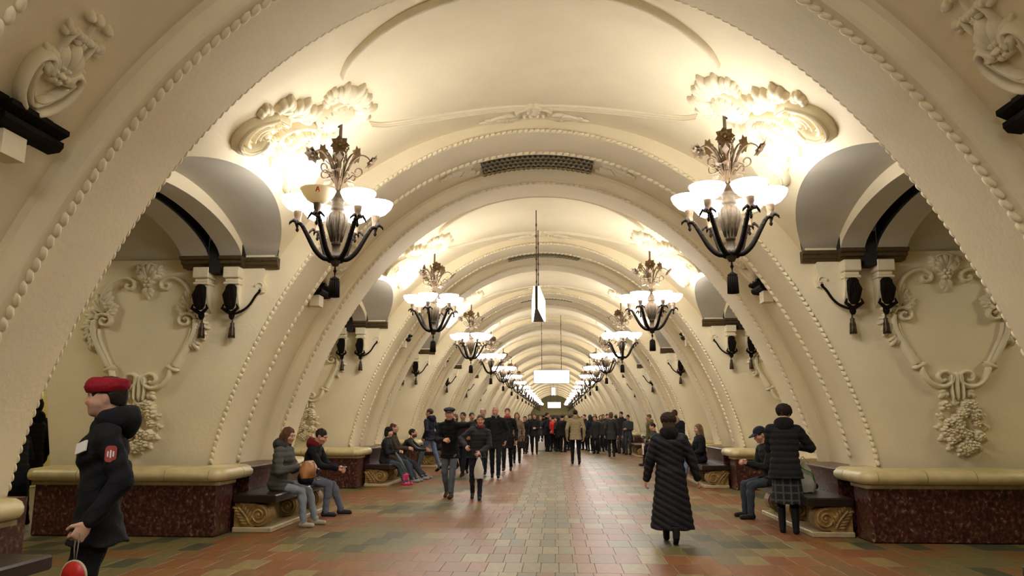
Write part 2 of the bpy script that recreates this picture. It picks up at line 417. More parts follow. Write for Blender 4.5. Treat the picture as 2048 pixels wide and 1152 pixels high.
def rosette_mesh(sg):
    # acanthus scrolls spreading from the chandelier's ceiling mount, traced on the vault (phi, y)
    K = 4.75
    R = Relief(lambda u, v, h: V(sg * v / K, u, off_v(v / K) - 1.05 * h))
    g = lambda L, s=1: [(s * abs(y), -p * K) if False else (s * -y, -p * K) for p, y in L]
    big = [(-.60, -.50), (-.612, -.796), (-.64, -.941), (-.663, -1.03), (-.69, -1.05), (-.712, -.995), (-.722, -.90), (-.723, -.79), (-.714, -.68), (-.696, -.60), (-.679, -.58), (-.663, -.62), (-.660, -.68), (-.668, -.71)]
    st1 = [(-.615, -.739), (-.646, -.879), (-.671, -.919), (-.692, -.88), (-.703, -.804), (-.702, -.72)]
    st2 = [(-.628, -.70), (-.656, -.814), (-.677, -.80), (-.689, -.736)]
    st3 = [(-.615, -.60), (-.640, -.72), (-.662, -.76), (-.678, -.70)]
    mid = [(-.556, -.045), (-.576, -.233), (-.603, -.391), (-.625, -.429), (-.641, -.382), (-.643, -.30), (-.628, -.25), (-.615, -.29)]
    low = [(-.575, .02), (-.60, -.05), (-.625, -.04), (-.65, -.08), (-.674, -.18), (-.692, -.34)]
    for s in (1, -1):
        R.stroke(g(big, s), .06, .115, (.7, 1)); R.stroke(g(big, s), .016, .145, (.7, 1)); R.stroke(g([(a_ + .006, b_ * .985) for a_, b_ in big[1:-3]], s), .014, .125)
        for q, w in ((st1, .028), (st2, .026), (st3, .024)): R.stroke(g(q, s), w, .09)
        R.stroke(g(mid, s), .045, .10); R.stroke(g(low, s), .04, .08, (1, .6))
        B = lambda p, y: (s * -y, -p * K)
        DA = lambda a: a if s > 0 else PI - a
        R.leaf(B(-.600, -.80), DA(-1.0), .27, .05, .11, 5, 1.5)
        R.leaf(B(-.592, -.62), DA(-1.45), .33, .055, .12, 5, 1.5)
        R.leaf(B(-.580, -.42), DA(-1.75), .33, .05, .11, 5, 1.3)
        R.leaf(B(-.63, -.95), DA(-.5), .2, .04, .08, 5, 1.5)
        R.leaf(B(-.65, -.30), DA(.9), .30, .045, .08, 5, 1.7)
        R.leaf(B(-.675, -.45), DA(.6), .24, .045, .07, 5, 1.5)
        for p, y in ((-.64, -.18), (-.655, -.12), (-.662, -.30), (-.648, -.42), (-.685, -.10)): R.flower(B(p, y), .065, .07)
        # upper cluster towards the crown
        R.leaf(B(-.475, -.16), DA(-1.15), .40, .05, .11, 5, 1.1)
        R.leaf(B(-.480, -.26), DA(-.75), .36, .045, .10, 5, 1.2)
        R.stroke(g([(-.508, -.126), (-.496, -.224), (-.475, -.24), (-.460, -.17), (-.468, -.09), (-.481, -.11)], s), .035, .09)
        R.leaf(B(-.49, -.36), DA(-.5), .26, .04, .08, 5, 1.3)
    rnd = random.Random(5)
    for i in range(46):                              # small foliage filling the field between the scrolls
        s = rnd.choice((-1, 1)); yy = rnd.uniform(.08, .86); pp = rnd.uniform(.565 + .05 * yy, .665 + .03 * yy)
        if rnd.random() < .35: R.flower((s * yy, pp * K), .045, .08, 5, i)
        else: R.leaf((s * yy, pp * K), rnd.uniform(0, 2 * PI), rnd.uniform(.10, .18), .024, .075, 5, 1.6)
    for i in range(14):
        a = PI + PI * i / 13
        R.leaf((.30 * math.cos(a), .495 * K + .30 * math.sin(a)), a, rnd.uniform(.12, .24), .032, .085, 5, 1.3)
    R.leaf((0, .46 * K), -PI / 2, .30, .05, .10, 5, 1.0)
    # canopy medallion from which the stem hangs
    rows = []
    for k, q in ((.27, 0), (.26, .05), (.22, .10), (.15, .12), (.12, .15), (.03, .17)):
        rows.append([R.f(k * math.cos(2 * PI * j / 24), .505 * K + .95 * k * math.sin(2 * PI * j / 24), q) for j in range(25)])
    R.mb.grid(rows)
    for j in range(16): R.dome((.22 * math.cos(2 * PI * j / 16), .505 * K + .21 * math.sin(2 * PI * j / 16)), .028, .12, 6)
    # drop of flowers below
    for i, (y, p) in enumerate(((0, .665), (-.07, .68), (.07, .68), (0, .695))): R.flower((y, p * K), .07, .07, 5, i)
    return R.data('acanthus_rosette')

D_arch = arch_mesh()
D_rope = [rope_mesh(-.008, .028, .029, -.5, .086), rope_mesh(.88, -.006, .036, -.5, .112), rope_mesh(2.51, -.006, .036, -.5, .112), rope_mesh(3.398, .022, .029, -.5, .086)]
D_gr = grille_mesh(); D_gs = [grille_side_mesh(-1), grille_side_mesh(1)]
D_ro = [recess_ornament_mesh(-1), recess_ornament_mesh(1)]; D_rc = [recess_cornice_mesh(-1), recess_cornice_mesh(1)]
D_bay = bay_mesh(); D_ring = ring_mesh(); D_crest = [crest_mesh(-1), crest_mesh(1)]; D_ros = [rosette_mesh(-1), rosette_mesh(1)]
for k in range(-1, NK + 1):
    a = link('transverse_arch', D_arch, ceiling, (0, y0(k), 0))
    for d in D_rope: o = link('rope_moulding', d, a); o['kind'] = 'stuff'
    g = link('vent_grille', D_gr, a); g['label'] = 'gilded honeycomb vent grille'
    for i in (0, 1):
        link('grille_spray', D_gs[i], a); link('recess_ornament', D_ro[i], a)
        c = link('recess_cornice', D_rc[i], a); c['label'] = 'blackened bronze cornice'
    if k < NK:
        b = link('vault_bay', D_bay, ceiling, (0, yb(k), 0))
        link('oval_moulding', D_ring, b)
        for d in D_crest: link('crown_crest', d, b)
        for d in D_ros: link('acanthus_rosette', d, b)

# ------------------------------------------------------------------ passages: wall faces, lunette vaults, cornices, consoles, cartouches
XO = lambda z: 7.26 + 0.176 * (z - 0.9)          # outer end of the pier, leaning out
def xi(z):                                        # arch foot at height z
    p = phi_at(z, lambda q: 0.0) if z > 0.92 else 1.5708
    return R_arch(p) * math.sin(p)
def wall_face_mesh(sg, f):
    # wall of a passage; local y=0 is the wall plane, f=+1 its face looks to -y
    mb = MB(); rows = []
    for i in range(17):
        z = 0.88 + (4.08 - 0.88) * i / 16; a, b = xi(z) + .015, XO(z)
        rows.append([(sg * (a + (b - a) * j / 14), 0, z) for j in range(15)])
    mb.grid(rows, 0, False)
    return mb.data('passage_wall', M['plaster'])
def pier_end_mesh(sg):
    mb = MB(); mb.grid([[(sg * XO(z), 0, z), (sg * XO(z), PYL, z)] for z in (0.88, 2, 3, 4.12)], 0, False)
    return mb.data('pier_end', M['plaster'])
def lunette_mesh(sg):
    # centred on the bay; flush vault, stepped ribs with a black slot between them
    mb = MB(); N = 40
    ds = [-BAY / 2 + BAY * i / N for i in range(N + 1)]
    xb = [V(phi_at(zp(d), off_v), d, off_v(phi_at(zp(d), off_v)))[0] for d in ds]
    def zone(xa, xb_, fz, mi, da=BAY / 2):
        dd = [-da + 2 * da * i / N for i in range(N + 1)]
        A = xa if isinstance(xa, list) else [xa] * (N + 1)
        mb.grid([[(sg * A[i], dd[i], fz(dd[i])), (sg * xb_, dd[i], fz(dd[i]))] for i in range(N + 1)], mi)
    def step(x, f1, f2, mi, da):
        dd = [-da + 2 * da * i / N for i in range(N + 1)]
        mb.grid([[(sg * x, d, f1(d)), (sg * x, d, f2(d))] for d in dd], mi)
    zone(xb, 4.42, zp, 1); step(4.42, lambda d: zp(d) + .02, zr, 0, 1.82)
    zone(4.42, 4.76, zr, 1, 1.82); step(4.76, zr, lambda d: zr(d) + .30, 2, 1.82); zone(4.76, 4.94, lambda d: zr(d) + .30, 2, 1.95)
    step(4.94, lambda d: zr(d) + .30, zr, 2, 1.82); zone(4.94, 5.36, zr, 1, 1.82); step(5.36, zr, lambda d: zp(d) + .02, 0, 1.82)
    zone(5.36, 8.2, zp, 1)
    for s in (-1, 1):
        for xa, xb2 in ((4.42, 4.76), (4.94, 5.36)):
            pass
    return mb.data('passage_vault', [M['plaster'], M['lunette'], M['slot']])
def cornice_mesh(sg, f):
    mb = MB()
    def run(xa, xb, d):
        prof = [(0, 0), (.5, 0), (.62, .25), (.8, .35), (.82, .6), (1, .7), (1, 1), (0, 1)]
        poly = [(-f * a * d, 3.885 + b * .165) for a, b in prof]
        mb.prism(poly if f * sg > 0 else poly[::-1], 0, min(sg * xa, sg * xb), max(sg * xa, sg * xb), 0)
    run(3.93, 4.43, .15); run(4.43, 4.77, .30); run(4.93, 5.38, .30)
    mb.box((min(sg * 3.97, sg * 4.42), min(0, -f * .13), 4.05), (max(sg * 3.97, sg * 4.42), max(0, -f * .13), 4.09), 1)
    mb.box((min(sg * 4.765, sg * 4.94), min(.004, -f * .26), 3.80), (max(sg * 4.765, sg * 4.94), max(.004, -f * .26), 4.30), 2)
    return mb.data('passage_cornice', [M['bronze_brown'], M['relief'], M['slot']])
def console_mesh(sg, f, wing):
    # moulded block, scroll bracket; bronze leaf mask and tassel come as sub-parts
    mb = MB(); w = .125
    B = lambda xa, xb, d, za, zb: mb.box((xa, min(0, -f * d), za), (xb, max(0, -f * d), zb), 0, None, .012)
    B(-w, w, .27, 3.72, 3.885); B(-w * .86, w * .86, .22, 3.66, 3.72); B(-w, w, .24, 3.62, 3.66)
    side = [(0, 3.62), (-f * .20, 3.62), (-f * .21, 3.50), (-f * .15, 3.36), (-f * .08, 3.25), (0, 3.20)]
    mb.prism(side if f > 0 else side[::-1], 0, -w * .8, w * .8, 0)
    if wing:                         # flank sweeping towards the hall, ends in a volute
        q = -sg
        P = [(w * .8, 3.885), (.44, 3.885), (.46, 3.80), (.44, 3.70), (.47, 3.62), (.44, 3.52), (.36, 3.50), (.30, 3.40), (.22, 3.30), (w * .8, 3.24)]
        poly = [(q * a, z) for a, z in P]
        n = len(poly); d = .10
        vs = [(a, 0, z) for a, z in poly] + [(a, -f * d, z) for a, z in poly]
        mb.add(vs, [(i, (i + 1) % n, n + (i + 1) % n, n + i) for i in range(n)] + [tuple(range(n, 2 * n))], 0, False)
        sp = [(q * (.40 - .085 * (1 - t) * math.cos(5.6 * t)), -f * (d + .012), 3.60 + .085 * (1 - t) * math.sin(5.6 * t) ) for t in [i / 16 for i in range(15)]]
        mb.tube(sp, .014, 6)
    return mb.data('console', M['relief'])
def mask_mesh(sg, f, wing):
    mb = MB(); y = -f * .22
    mb.lathe([(.05, 3.62), (.085, 3.58), (.09, 3.45), (.078, 3.30), (.05, 3.24), (0, 3.23)], 12, (0, y, 0), 0, 1.0, .8)
    mb.lathe([(0, 3.625), (.05, 3.62)], 12, (0, y, 0), 0, 1.0, .8)
    for i in range(5):
        a = -1.0 + .5 * i
        mb.tube([(math.sin(a) * .03, y - f * .05, 3.60), (math.sin(a) * .09, y - f * .055, 3.45), (math.sin(a) * .07, y - f * .03, 3.28)], [.012, .03, .008], 6)
    mb.tube([(-.10, y, 3.32), (-.12, y, 3.26), (-.06, y + f * .03, 3.22), (0, y + f * .06, 3.18), (.06, y + f * .03, 3.22), (.12, y, 3.26), (.10, y, 3.32)], [.01, .025, .03, .035, .03, .025, .01], 6)
    mb.ell((0, y + f * .08, 3.16), (.05, .05, .07), 8, 5)
    if wing:
        q = -sg
        mb.tube(catmull([(q * .03, -f * .16, 3.17), (q * .16, -f * .12, 3.235), (q * .26, -f * .11, 3.33), (q * .34, -f * .11, 3.46), (q * .40, -f * .12, 3.52)], 4), .019, 6)
        mb.ell((q * .40, -f * .12, 3.535), (.025, .025, .025), 6, 4)
    return mb.data('leaf_mask', M['bronze_black'])
def tassel_mesh(f):
    mb = MB(); y = -f * .10
    mb.lathe([(.012, 3.12), (.012, 3.06), (.035, 3.04), (.03, 3.01), (.036, 2.99), (.045, 2.86), (.046, 2.83), (.0, 2.83)], 10, (0, y, 0))
    for j in range(10): mb.tube([(.034 * math.cos(j * .628), y + .034 * math.sin(j * .628), 2.98), (.047 * math.cos(j * .628), y + .047 * math.sin(j * .628), 2.82)], .007, 4)
    return mb.data('tassel', M['bronze'])
def cartouche_mesh(sg, f):
    # strapwork frame with volutes, acanthus shoulders, leaf crest and a hanging bouquet, traced from the right-hand one
    K = .00292
    R = Relief(lambda u, v, h: (sg * 5.98 + u, -f * h, v))
    g = lambda L, s: [(s * (x - 447) * K, 1.16 + (1115 - y) * .00263) for x, y in L]
    for s in (1, -1):
        R.stroke(g([(175, 365), (172, 430), (190, 490), (222, 555), (252, 612), (272, 650)], s), .062, .10)
        R.stroke(g([(197, 420), (205, 470), (232, 535), (262, 592), (285, 640)], s), .018, .07)
        R.stroke(g([(175, 370), (190, 345), (222, 338), (252, 352), (262, 380), (243, 402), (216, 398), (208, 378), (222, 362), (238, 374)], s), .030, .10)
        R.stroke(g([(248, 672), (312, 640)], s), .045, .10)
        R.stroke(g([(285, 660), (300, 710), (335, 755), (378, 770), (418, 752), (432, 715), (408, 690), (376, 694), (364, 718), (380, 738), (400, 728)], s), .040, .10, (1, .7))
        R.stroke(g([(205, 258), (218, 212), (250, 160), (300, 128), (345, 128), (374, 152), (370, 182), (345, 190), (328, 172), (340, 158)], s), .040, .10, (1, .75))
        P = lambda x, y: ((x - 447) * K * s, 1.16 + (1115 - y) * .00263)
        DA = lambda a: a if s > 0 else PI - a
        for (x, y), a, L in (((215, 330), 2.0, .34), ((205, 300), 1.2, .30), ((230, 330), .6, .22), ((185, 350), 2.7, .26), ((180, 390), 3.5, .26), ((178, 420), 4.0, .26), ((195, 470), 4.2, .24), ((240, 300), .2, .16)):
            R.leaf(P(x, y), DA(a + (PI if False else 0)) if s < 0 else a, L, .032, .10, 5, 1.3)
        for x, y in ((235, 300), (262, 320), (225, 280), (250, 345)): R.dome(P(x, y), .045, .11, 6)
        R.leaf(P(420, 110), DA(2.2), .22, .035, .11, 5, 1.2)
        R.leaf(P(400, 790), DA(3.9), .16, .03, .08, 3, 1.2)
    P = lambda x, y: ((x - 447) * K, 1.16 + (1115 - y) * .00263)
    R.leaf(P(447, 150), PI / 2, .34, .045, .13, 7, 1.9); R.stroke([P(400, 55), P(447, 38), P(494, 55)], .03, .11)
    R.flower(P(447, 150), .10, .12, 6); R.leaf(P(447, 170), -PI / 2, .22, .035, .08, 5, 1.2)
    R.stroke([P(447, 690), P(447, 760), P(447, 840)], .05, .10, (1, .6))
    for x in (425, 470): R.stroke([P(x, 690), P(x - (447 - x) * .2, 780), P(x, 840)], .02, .09)
    rnd = random.Random(3)
    for i in range(46):
        t = rnd.random(); y = 855 + 255 * t; hw = 95 * math.sin(PI * min(1, .22 + .74 * t)) ** .8
        x = 455 + hw * (2 * rnd.random() - 1)
        R.flower(P(x, y), .055 + .035 * rnd.random(), .09 + .05 * rnd.random(), 5, rnd.random() * 6)
    for i in range(14):
        a = 2 * PI * i / 14; R.leaf(P(455 + 90 * math.cos(a), 985 + 115 * math.sin(a)), -a, .12, .03, .06, 3, 1.0)
    return R.data('cartouche')

WP = {}
for sg in (-1, 1):
    for f in (1, -1):
        WP[sg, f] = dict(w=wall_face_mesh(sg, f), c=cornice_mesh(sg, f), k1=console_mesh(sg, f, True), k2=console_mesh(sg, f, False), m1=mask_mesh(sg, f, True), m2=mask_mesh(sg, f, False), t=tassel_mesh(f), r=cartouche_mesh(sg, f))
    WP[sg] = dict(l=lunette_mesh(sg), e=pier_end_mesh(sg))
for k in range(-1, NK + 1):
    for sg, wall in ((-1, wall_left), (1, wall_right)):
        link('pier_end', WP[sg]['e'], wall, (0, y0(k), 0))
        for f in (1, -1):
            if f == -1 and k > 6: continue
            q = WP[sg, f]; yy = y0(k) + (.006 if f == 1 else PYL - .006)
            w = link('passage_wall', q['w'], wall, (0, yy, 0))
            c = link('passage_cornice', q['c'], w); c['label'] = 'blackened bronze cornice under the passage vault'
            link('cartouche', q['r'], w)
            for x, kk, mm in ((4.58, 'k1', 'm1'), (5.05, 'k2', 'm2')):
                c = link('console', q[kk], w, (sg * x, 0, 0))
                if k < 8:
                    o = link('leaf_mask', q[mm], w, (sg * x, 0, 0)); o['label'] = 'blackened bronze leaf mask'
                    o = link('tassel', q['t'], w, (sg * x, 0, 0)); o['label'] = 'bronze tassel'
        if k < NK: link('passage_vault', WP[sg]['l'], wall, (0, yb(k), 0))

# ------------------------------------------------------------------ plinths of the piers: marble dado with a rolled ochre cap laid in stones
def plinth_mesh(sg):
    mb = MB()
    X = lambda a, b: (min(sg * a, sg * b), max(sg * a, sg * b))
    a, b = X(4.44, 7.10); mb.box((a, -.54, 0), (b, -.02, .72), 0, None, .02)
    a, b = X(4.44, 4.70); mb.box((a, 2.63, 0), (b, 3.0, .72), 0, None, .02)
    a, b = X(4.62, 7.08); mb.box((a, -.04, 0), (b, PYL + .04, .9), 0)
    # marble backrest behind the bench with a thin top shelf
    a, b = X(4.40, 4.62); mb.box((a, .45, 0), (b, 2.6, .86), 0)
    a, b = X(4.36, 4.78); mb.box((a, .40, .86), (b, 2.52, .905), 0, None, .012)
    # fillet under the cap
    for xa, xb2, ya, yb_ in ((4.41, 7.13, -.57, 0), (4.41, 4.70, 2.5, 3.03)):
        a, b = X(xa, xb2); mb.box((a, ya, .70), (b, yb_, .745), 1)
    return mb.data('plinth', [M['marble'], M['ochre2']])
def cap_profile():
    # (outward, z): half-round roll
    return [(-.34, .745), (.02, .745), (.075, .765), (.105, .805), (.105, .855), (.075, .905), (.01, .935), (-.34, .95)]
def cap_path(sg, f):
    # list of (pos, outward) along the cap: outer end -> corner -> short return into the hall
    P = []
    if f == -1:          # rear corner: only a short return towards the hall
        return [((sg * 4.44, PYL - y), (-sg, 0)) for y in (2.96, 2.90, 2.84, 2.78, 2.72, 2.64, 2.54, 2.46)]
    yF = -.54; r = .10
    P.append(((sg * 7.08, yF), (0, -1)))
    for i in range(1, 8): P.append(((sg * (7.08 - (7.08 - 4.54) * i / 8), yF), (0, -1)))
    for i in range(7):
        a = PI / 2 * i / 6
        P.append(((sg * (4.54 - r * math.sin(a)), yF + r - r * math.cos(a)), (-sg * math.sin(a), -math.cos(a))))
    P.append(((sg * 4.44, .10), (-sg, 0))); P.append(((sg * 4.44, .38), (-sg, 0)))
    for i in range(1, 5):
        a = PI / 2 * i / 4
        P.append(((sg * (4.44 + .14 * (1 - math.cos(a))), .38 + .14 * math.sin(a)), (-sg * math.cos(a), math.sin(a))))
    return P
def cap_stones(sg, f):
    P = cap_path(sg, f); prof = cap_profile(); out = []
    def at(p, o, q):
        x = p[0] + o[0] * q[0]; y = p[1] + o[1] * q[0]
        if f == -1 and q[0] < -.3: x = sg * 4.80
        elif q[0] < -.3: x = sg * max(abs(x), 4.78); y = max(y, -.20)
        return (x, y if f == 1 else PYL - y, q[1])
    def lerp(a, b, t): return ((a[0][0] + (b[0][0] - a[0][0]) * t, a[0][1] + (b[0][1] - a[0][1]) * t), a[1])
    if f == -1: cuts = [(0, 4), (4, 7)]
    else: cuts = [(0, 2), (2, 4), (4, 6), (6, 8), (8, 15), (15, len(P) - 1)]
    for ci, (i, j) in enumerate(cuts):
        sec = P[i:j + 1]
        s0 = lerp(sec[0], sec[1], .012 if ci else 0); sec = [s0] + sec[1:]
        last = lerp(sec[-2], sec[-1], .985); sec = sec[:-1] + [(last[0], sec[-1][1])]
        mb = MB(); mb.grid([[at(p, o, q) for q in prof] for p, o in sec])
        n = len(prof)
        for s, flip in ((sec[0], 0), (sec[-1], 1)):
            mb.add([at(s[0], s[1], q) for q in prof], [tuple(range(n))], 0, False)
        if ci == 0:   # round nose at the platform end
            e = sec[0]; rows = []
            for a in range(7):
                t = PI / 2 * a / 6
                c_ = (e[0][0] + sg * .17 * math.sin(t), e[0][1] + .12 * (1 - math.cos(t))) if f == 1 else (e[0][0] + sg * .12 * (1 - math.cos(t)), e[0][1] - .16 * math.sin(t))
                rows.append([at(c_, e[1], (q[0] if q[0] < 0 else q[0] * math.cos(t), .845 + (q[1] - .845) * (1 - .25 * math.sin(t)))) for q in prof])
            mb.grid(rows); mb.add(rows[-1], [tuple(range(n))], 0, False)
        out.append(mb.data('cap_stone', M['ochre']))
    return out
for sg, wall in ((-1, wall_left), (1, wall_right)):
    d = plinth_mesh(sg); cs = {1: cap_stones(sg, 1), -1: cap_stones(sg, -1)}
    for k in range(-1, NK + 1):
        p = link('plinth', d, wall, (0, y0(k), 0))
        p['label'] = 'dark red breccia marble plinth'
        for f in (1, -1):
            if f == -1 and k > 6: continue
            for c in cs[f]: o = link('cap_stone', c, p)

# ------------------------------------------------------------------ platforms beyond the passages, end of the hall
for sg, nm in ((-1, 'wall_platform_left'), (1, 'wall_platform_right')):
    mb = MB(); mb.grid([[(sg * 12.4, -8, z), (sg * 12.4, 60, z)] for z in (0, 1.6, 3.2, 4.2)])
    mb.grid([[(sg * (10.0 + 2.4 * math.cos(a)), -8, 4.2 + 1.2 * math.sin(a)), (sg * (10.0 + 2.4 * math.cos(a)), 60, 4.2 + 1.2 * math.sin(a))] for a in [PI * i / 10 for i in range(11)]], 1)
    struct(nm, mb.data(nm, [M['yellow_wall'], M['plaster']]), 'yellow track wall beyond the passages on the %s' % ('left' if sg < 0 else 'right'))
YE = y0(NK) + PYL
mb = MB()
mb.grid([[V(-PMAX + 2 * PMAX * i / 40, YE + .5, .4), (0, YE + .5, 1.2)] for i in range(41)], 0, False)
mb.grid([[(-4.9, YE + .5, 0), (4.9, YE + .5, 0)], [(-4.9, YE + .5, 1.2), (4.9, YE + .5, 1.2)]], 0, False)
wb = struct('wall_back', mb.data('wall_back', M['olive_end']), 'dim end wall far down the hall')
mb = MB(); mb.box((-3.9, YE + .1, 0), (3.9, YE + .48, 2.5), 0); mb.box((-4.0, YE + .05, 2.5), (4.0, YE + .48, 2.75), 1)
mb.build('end_screen', [M['dark_end'], M['ochre2']], wb)

# ------------------------------------------------------------------ floor
floor = struct('floor', None, 'polished granite floor laid in red, brown, olive and beige tiles')
mb = MB(); mb.grid([[(-13, -9, -.012), (13, -9, -.012)], [(-13, YE + 1, -.012), (13, YE + 1, -.012)]], 0, False)
fb = mb.data('floor_bed', M['floor_base']); link('floor_bed', fb, floor)
tn = list(TILES)
rnd = random.Random(11)
def tile_kind(x, y):
    ax = abs(x + .05); r = rnd.random()
    if ax < .52:
        return 'pale' if r < .30 else 'grey' if r < .72 else 'beige' if r < .84 else 'brown'
    if ax > 4.25:
        return 'olive' if r < .55 else 'slate' if r < .8 else 'brown'
    d = abs(((y - 1.0) / 3.8) % 1.0 - .5) * 2           # zig-zag carpet bands
    q = abs((ax - 2.35) / 1.75)
    v = d + q + .22 * (r - .5)
    if v < .52: return 'slate' if r < .35 else 'grey' if r < .8 else 'olive'
    if v < .80: return 'beige' if r < .30 else 'olive'
    return 'red' if r < .42 else 'rust' if r < .68 else 'brown' if r < .9 else 'beige'
def tile_box(mb, xa, xb, ya, yb_, z, mi, b=.004):
    vs = [(xa, ya, z - b), (xb, ya, z - b), (xb, yb_, z - b), (xa, yb_, z - b), (xa + b, ya + b, z), (xb - b, ya + b, z), (xb - b, yb_ - b, z), (xa + b, yb_ - b, z), (xa, ya, z - .012), (xb, ya, z - .012), (xb, yb_, z - .012), (xa, yb_, z - .012)]
    fs = [(4, 5, 6, 7), (0, 1, 5, 4), (1, 2, 6, 5), (2, 3, 7, 6), (3, 0, 4, 7), (8, 9, 1, 0), (9, 10, 2, 1), (10, 11, 3, 2), (11, 8, 0, 3)]
    mb.add(vs, fs, mi, False)
LEN = .56; cache = {}; single = []; field = MB(); j = 0; y = 6.72
while y < YE:
    wmax = 7.2 if y < 30 else 5.0
    step = LEN if y < 60 else LEN * 2
    x = -wmax + (.13 if j % 2 else 0)
    while x < wmax:
        w = .20 if abs(x + .1) < .62 else .29
        x2 = x + w
        kd = tile_kind((x + x2) / 2, y + step / 2)
        inside = abs((x + x2) / 2) < 4.3
        if y < 12.9 and inside and abs((x + x2) / 2) < 3.9 and len(single) < 300 and y > 7.2:
            key = (round(w, 2), kd)
            if key not in cache:
                t = MB(); tile_box(t, .0018, w - .0018, .0018, LEN - .0018, 0, 0, .0022); cache[key] = t.data('floor_tile', TILES[kd])
            single.append(link('floor_tile', cache[key], floor, (x, y, rnd.uniform(-.0006, .0006))))
        else:
            tile_box(field, x + .0018, x2 - .0018, y + .0018, y + step - .0018, 0, tn.index(kd), .0022)
        x = x2
    y += step; j += 1
tf = link('tile_field', field.data('tile_field', [TILES[t] for t in tn]), floor); tf['kind'] = 'stuff'
# ------------------------------------------------------------------ benches between the plinths
def bench_meshes(sg):
    X = lambda a, b: (min(sg * a, sg * b), max(sg * a, sg * b))
    d = {}
    mb = MB(); a, b = X(3.76, 4.40); mb.box((a, -.10, .42), (b, 2.62, .535), 0, None, .018); d['seat'] = mb.data('seat', M['seat'])
    mb = MB(); a, b = X(3.82, 4.40); mb.box((a, -.06, 0), (b, 2.56, .075), 0, None, .012); d['base_slab'] = mb.data('base_slab', M['slab'])
    mb = MB(); a, b = X(4.12, 4.40); mb.box((a, .18, .075), (b, 2.42, .42)); d['back_block'] = mb.data('back_block', M['ochre2'])
    # carved end support: reeded block that rolls into a volute at its front, acanthus on the flank
    mb = MB(); prof = [(4.38, .075), (4.10, .075)]
    cx, cz, r = 4.02, .245, .155
    prof += [(cx + r * math.cos(t), cz + r * math.sin(t)) for t in [-PI / 2 + .25 - i * (PI - .2) / 10 for i in range(11)]]
    prof += [(4.08, .405), (4.38, .42)]
    poly = [(sg * x, z) for x, z in prof]
    mb.prism(poly, 1, 0, .26, 0)
    for yy, s in ((0, -1), (.26, 1)):
        mb.tube([(sg * (cx + (.135 - .125 * t) * math.cos(1.2 + 13 * t)), yy + s * .008, cz + (.135 - .125 * t) * math.sin(1.2 + 13 * t)) for t in [i / 40 for i in range(41)]], .016, 6)
        mb.ell((sg * cx, yy, cz), (.035, .03, .035), 8, 6)
        R = Relief(lambda u, v, h: (sg * u, yy + s * h, v)); R.mb = mb
        R.stroke([(4.14, .11), (4.20, .22), (4.34, .37)], .022, .035)
        for i in range(6):
            t = i / 5; R.drop((4.15 + .13 * t, .13 + .2 * t), 1.9 - .3 * t, .13, .022, .035); R.drop((4.17 + .13 * t, .12 + .2 * t), .1 + .2 * t, .12, .022, .035)
        R.stroke([(4.12, .39), (4.37, .40)], .012, .02)
    d['carved_support'] = mb.data('carved_support', M['gold'])
    return d
where = {(-1, 0): 'at the near left, only its corner in view', (1, 0): 'at the near right, only its corner in view',
         (-1, 1): 'under the girl in a grey hoodie', (1, 1): 'beside the woman in a black fur-collared coat', (-1, 2): 'under the girl in pink boots',
         (1, 2): 'under the girl with long loose hair'}
BEN = {s: bench_meshes(s) for s in (-1, 1)}
for k in range(0, 7):
    for sg in (-1, 1):
        lab = 'dark topped bench with carved golden supports ' + where[sg, k] if (sg, k) in where else 'dark topped bench on carved supports, %s from the front along the %s wall' % (ORD[k], 'left' if sg < 0 else 'right')
        t = thing('bench', lab, 'bench', (0, y0(k) - .02, 0), 0, 'benches in the pier recesses')
        D = BEN[sg]
        link('seat', D['seat'], t); link('base_slab', D['base_slab'], t); link('back_block', D['back_block'], t)
        for yy in (-0.04, 1.13, 2.28): link('carved_support', D['carved_support'], t, (0, yy, 0))

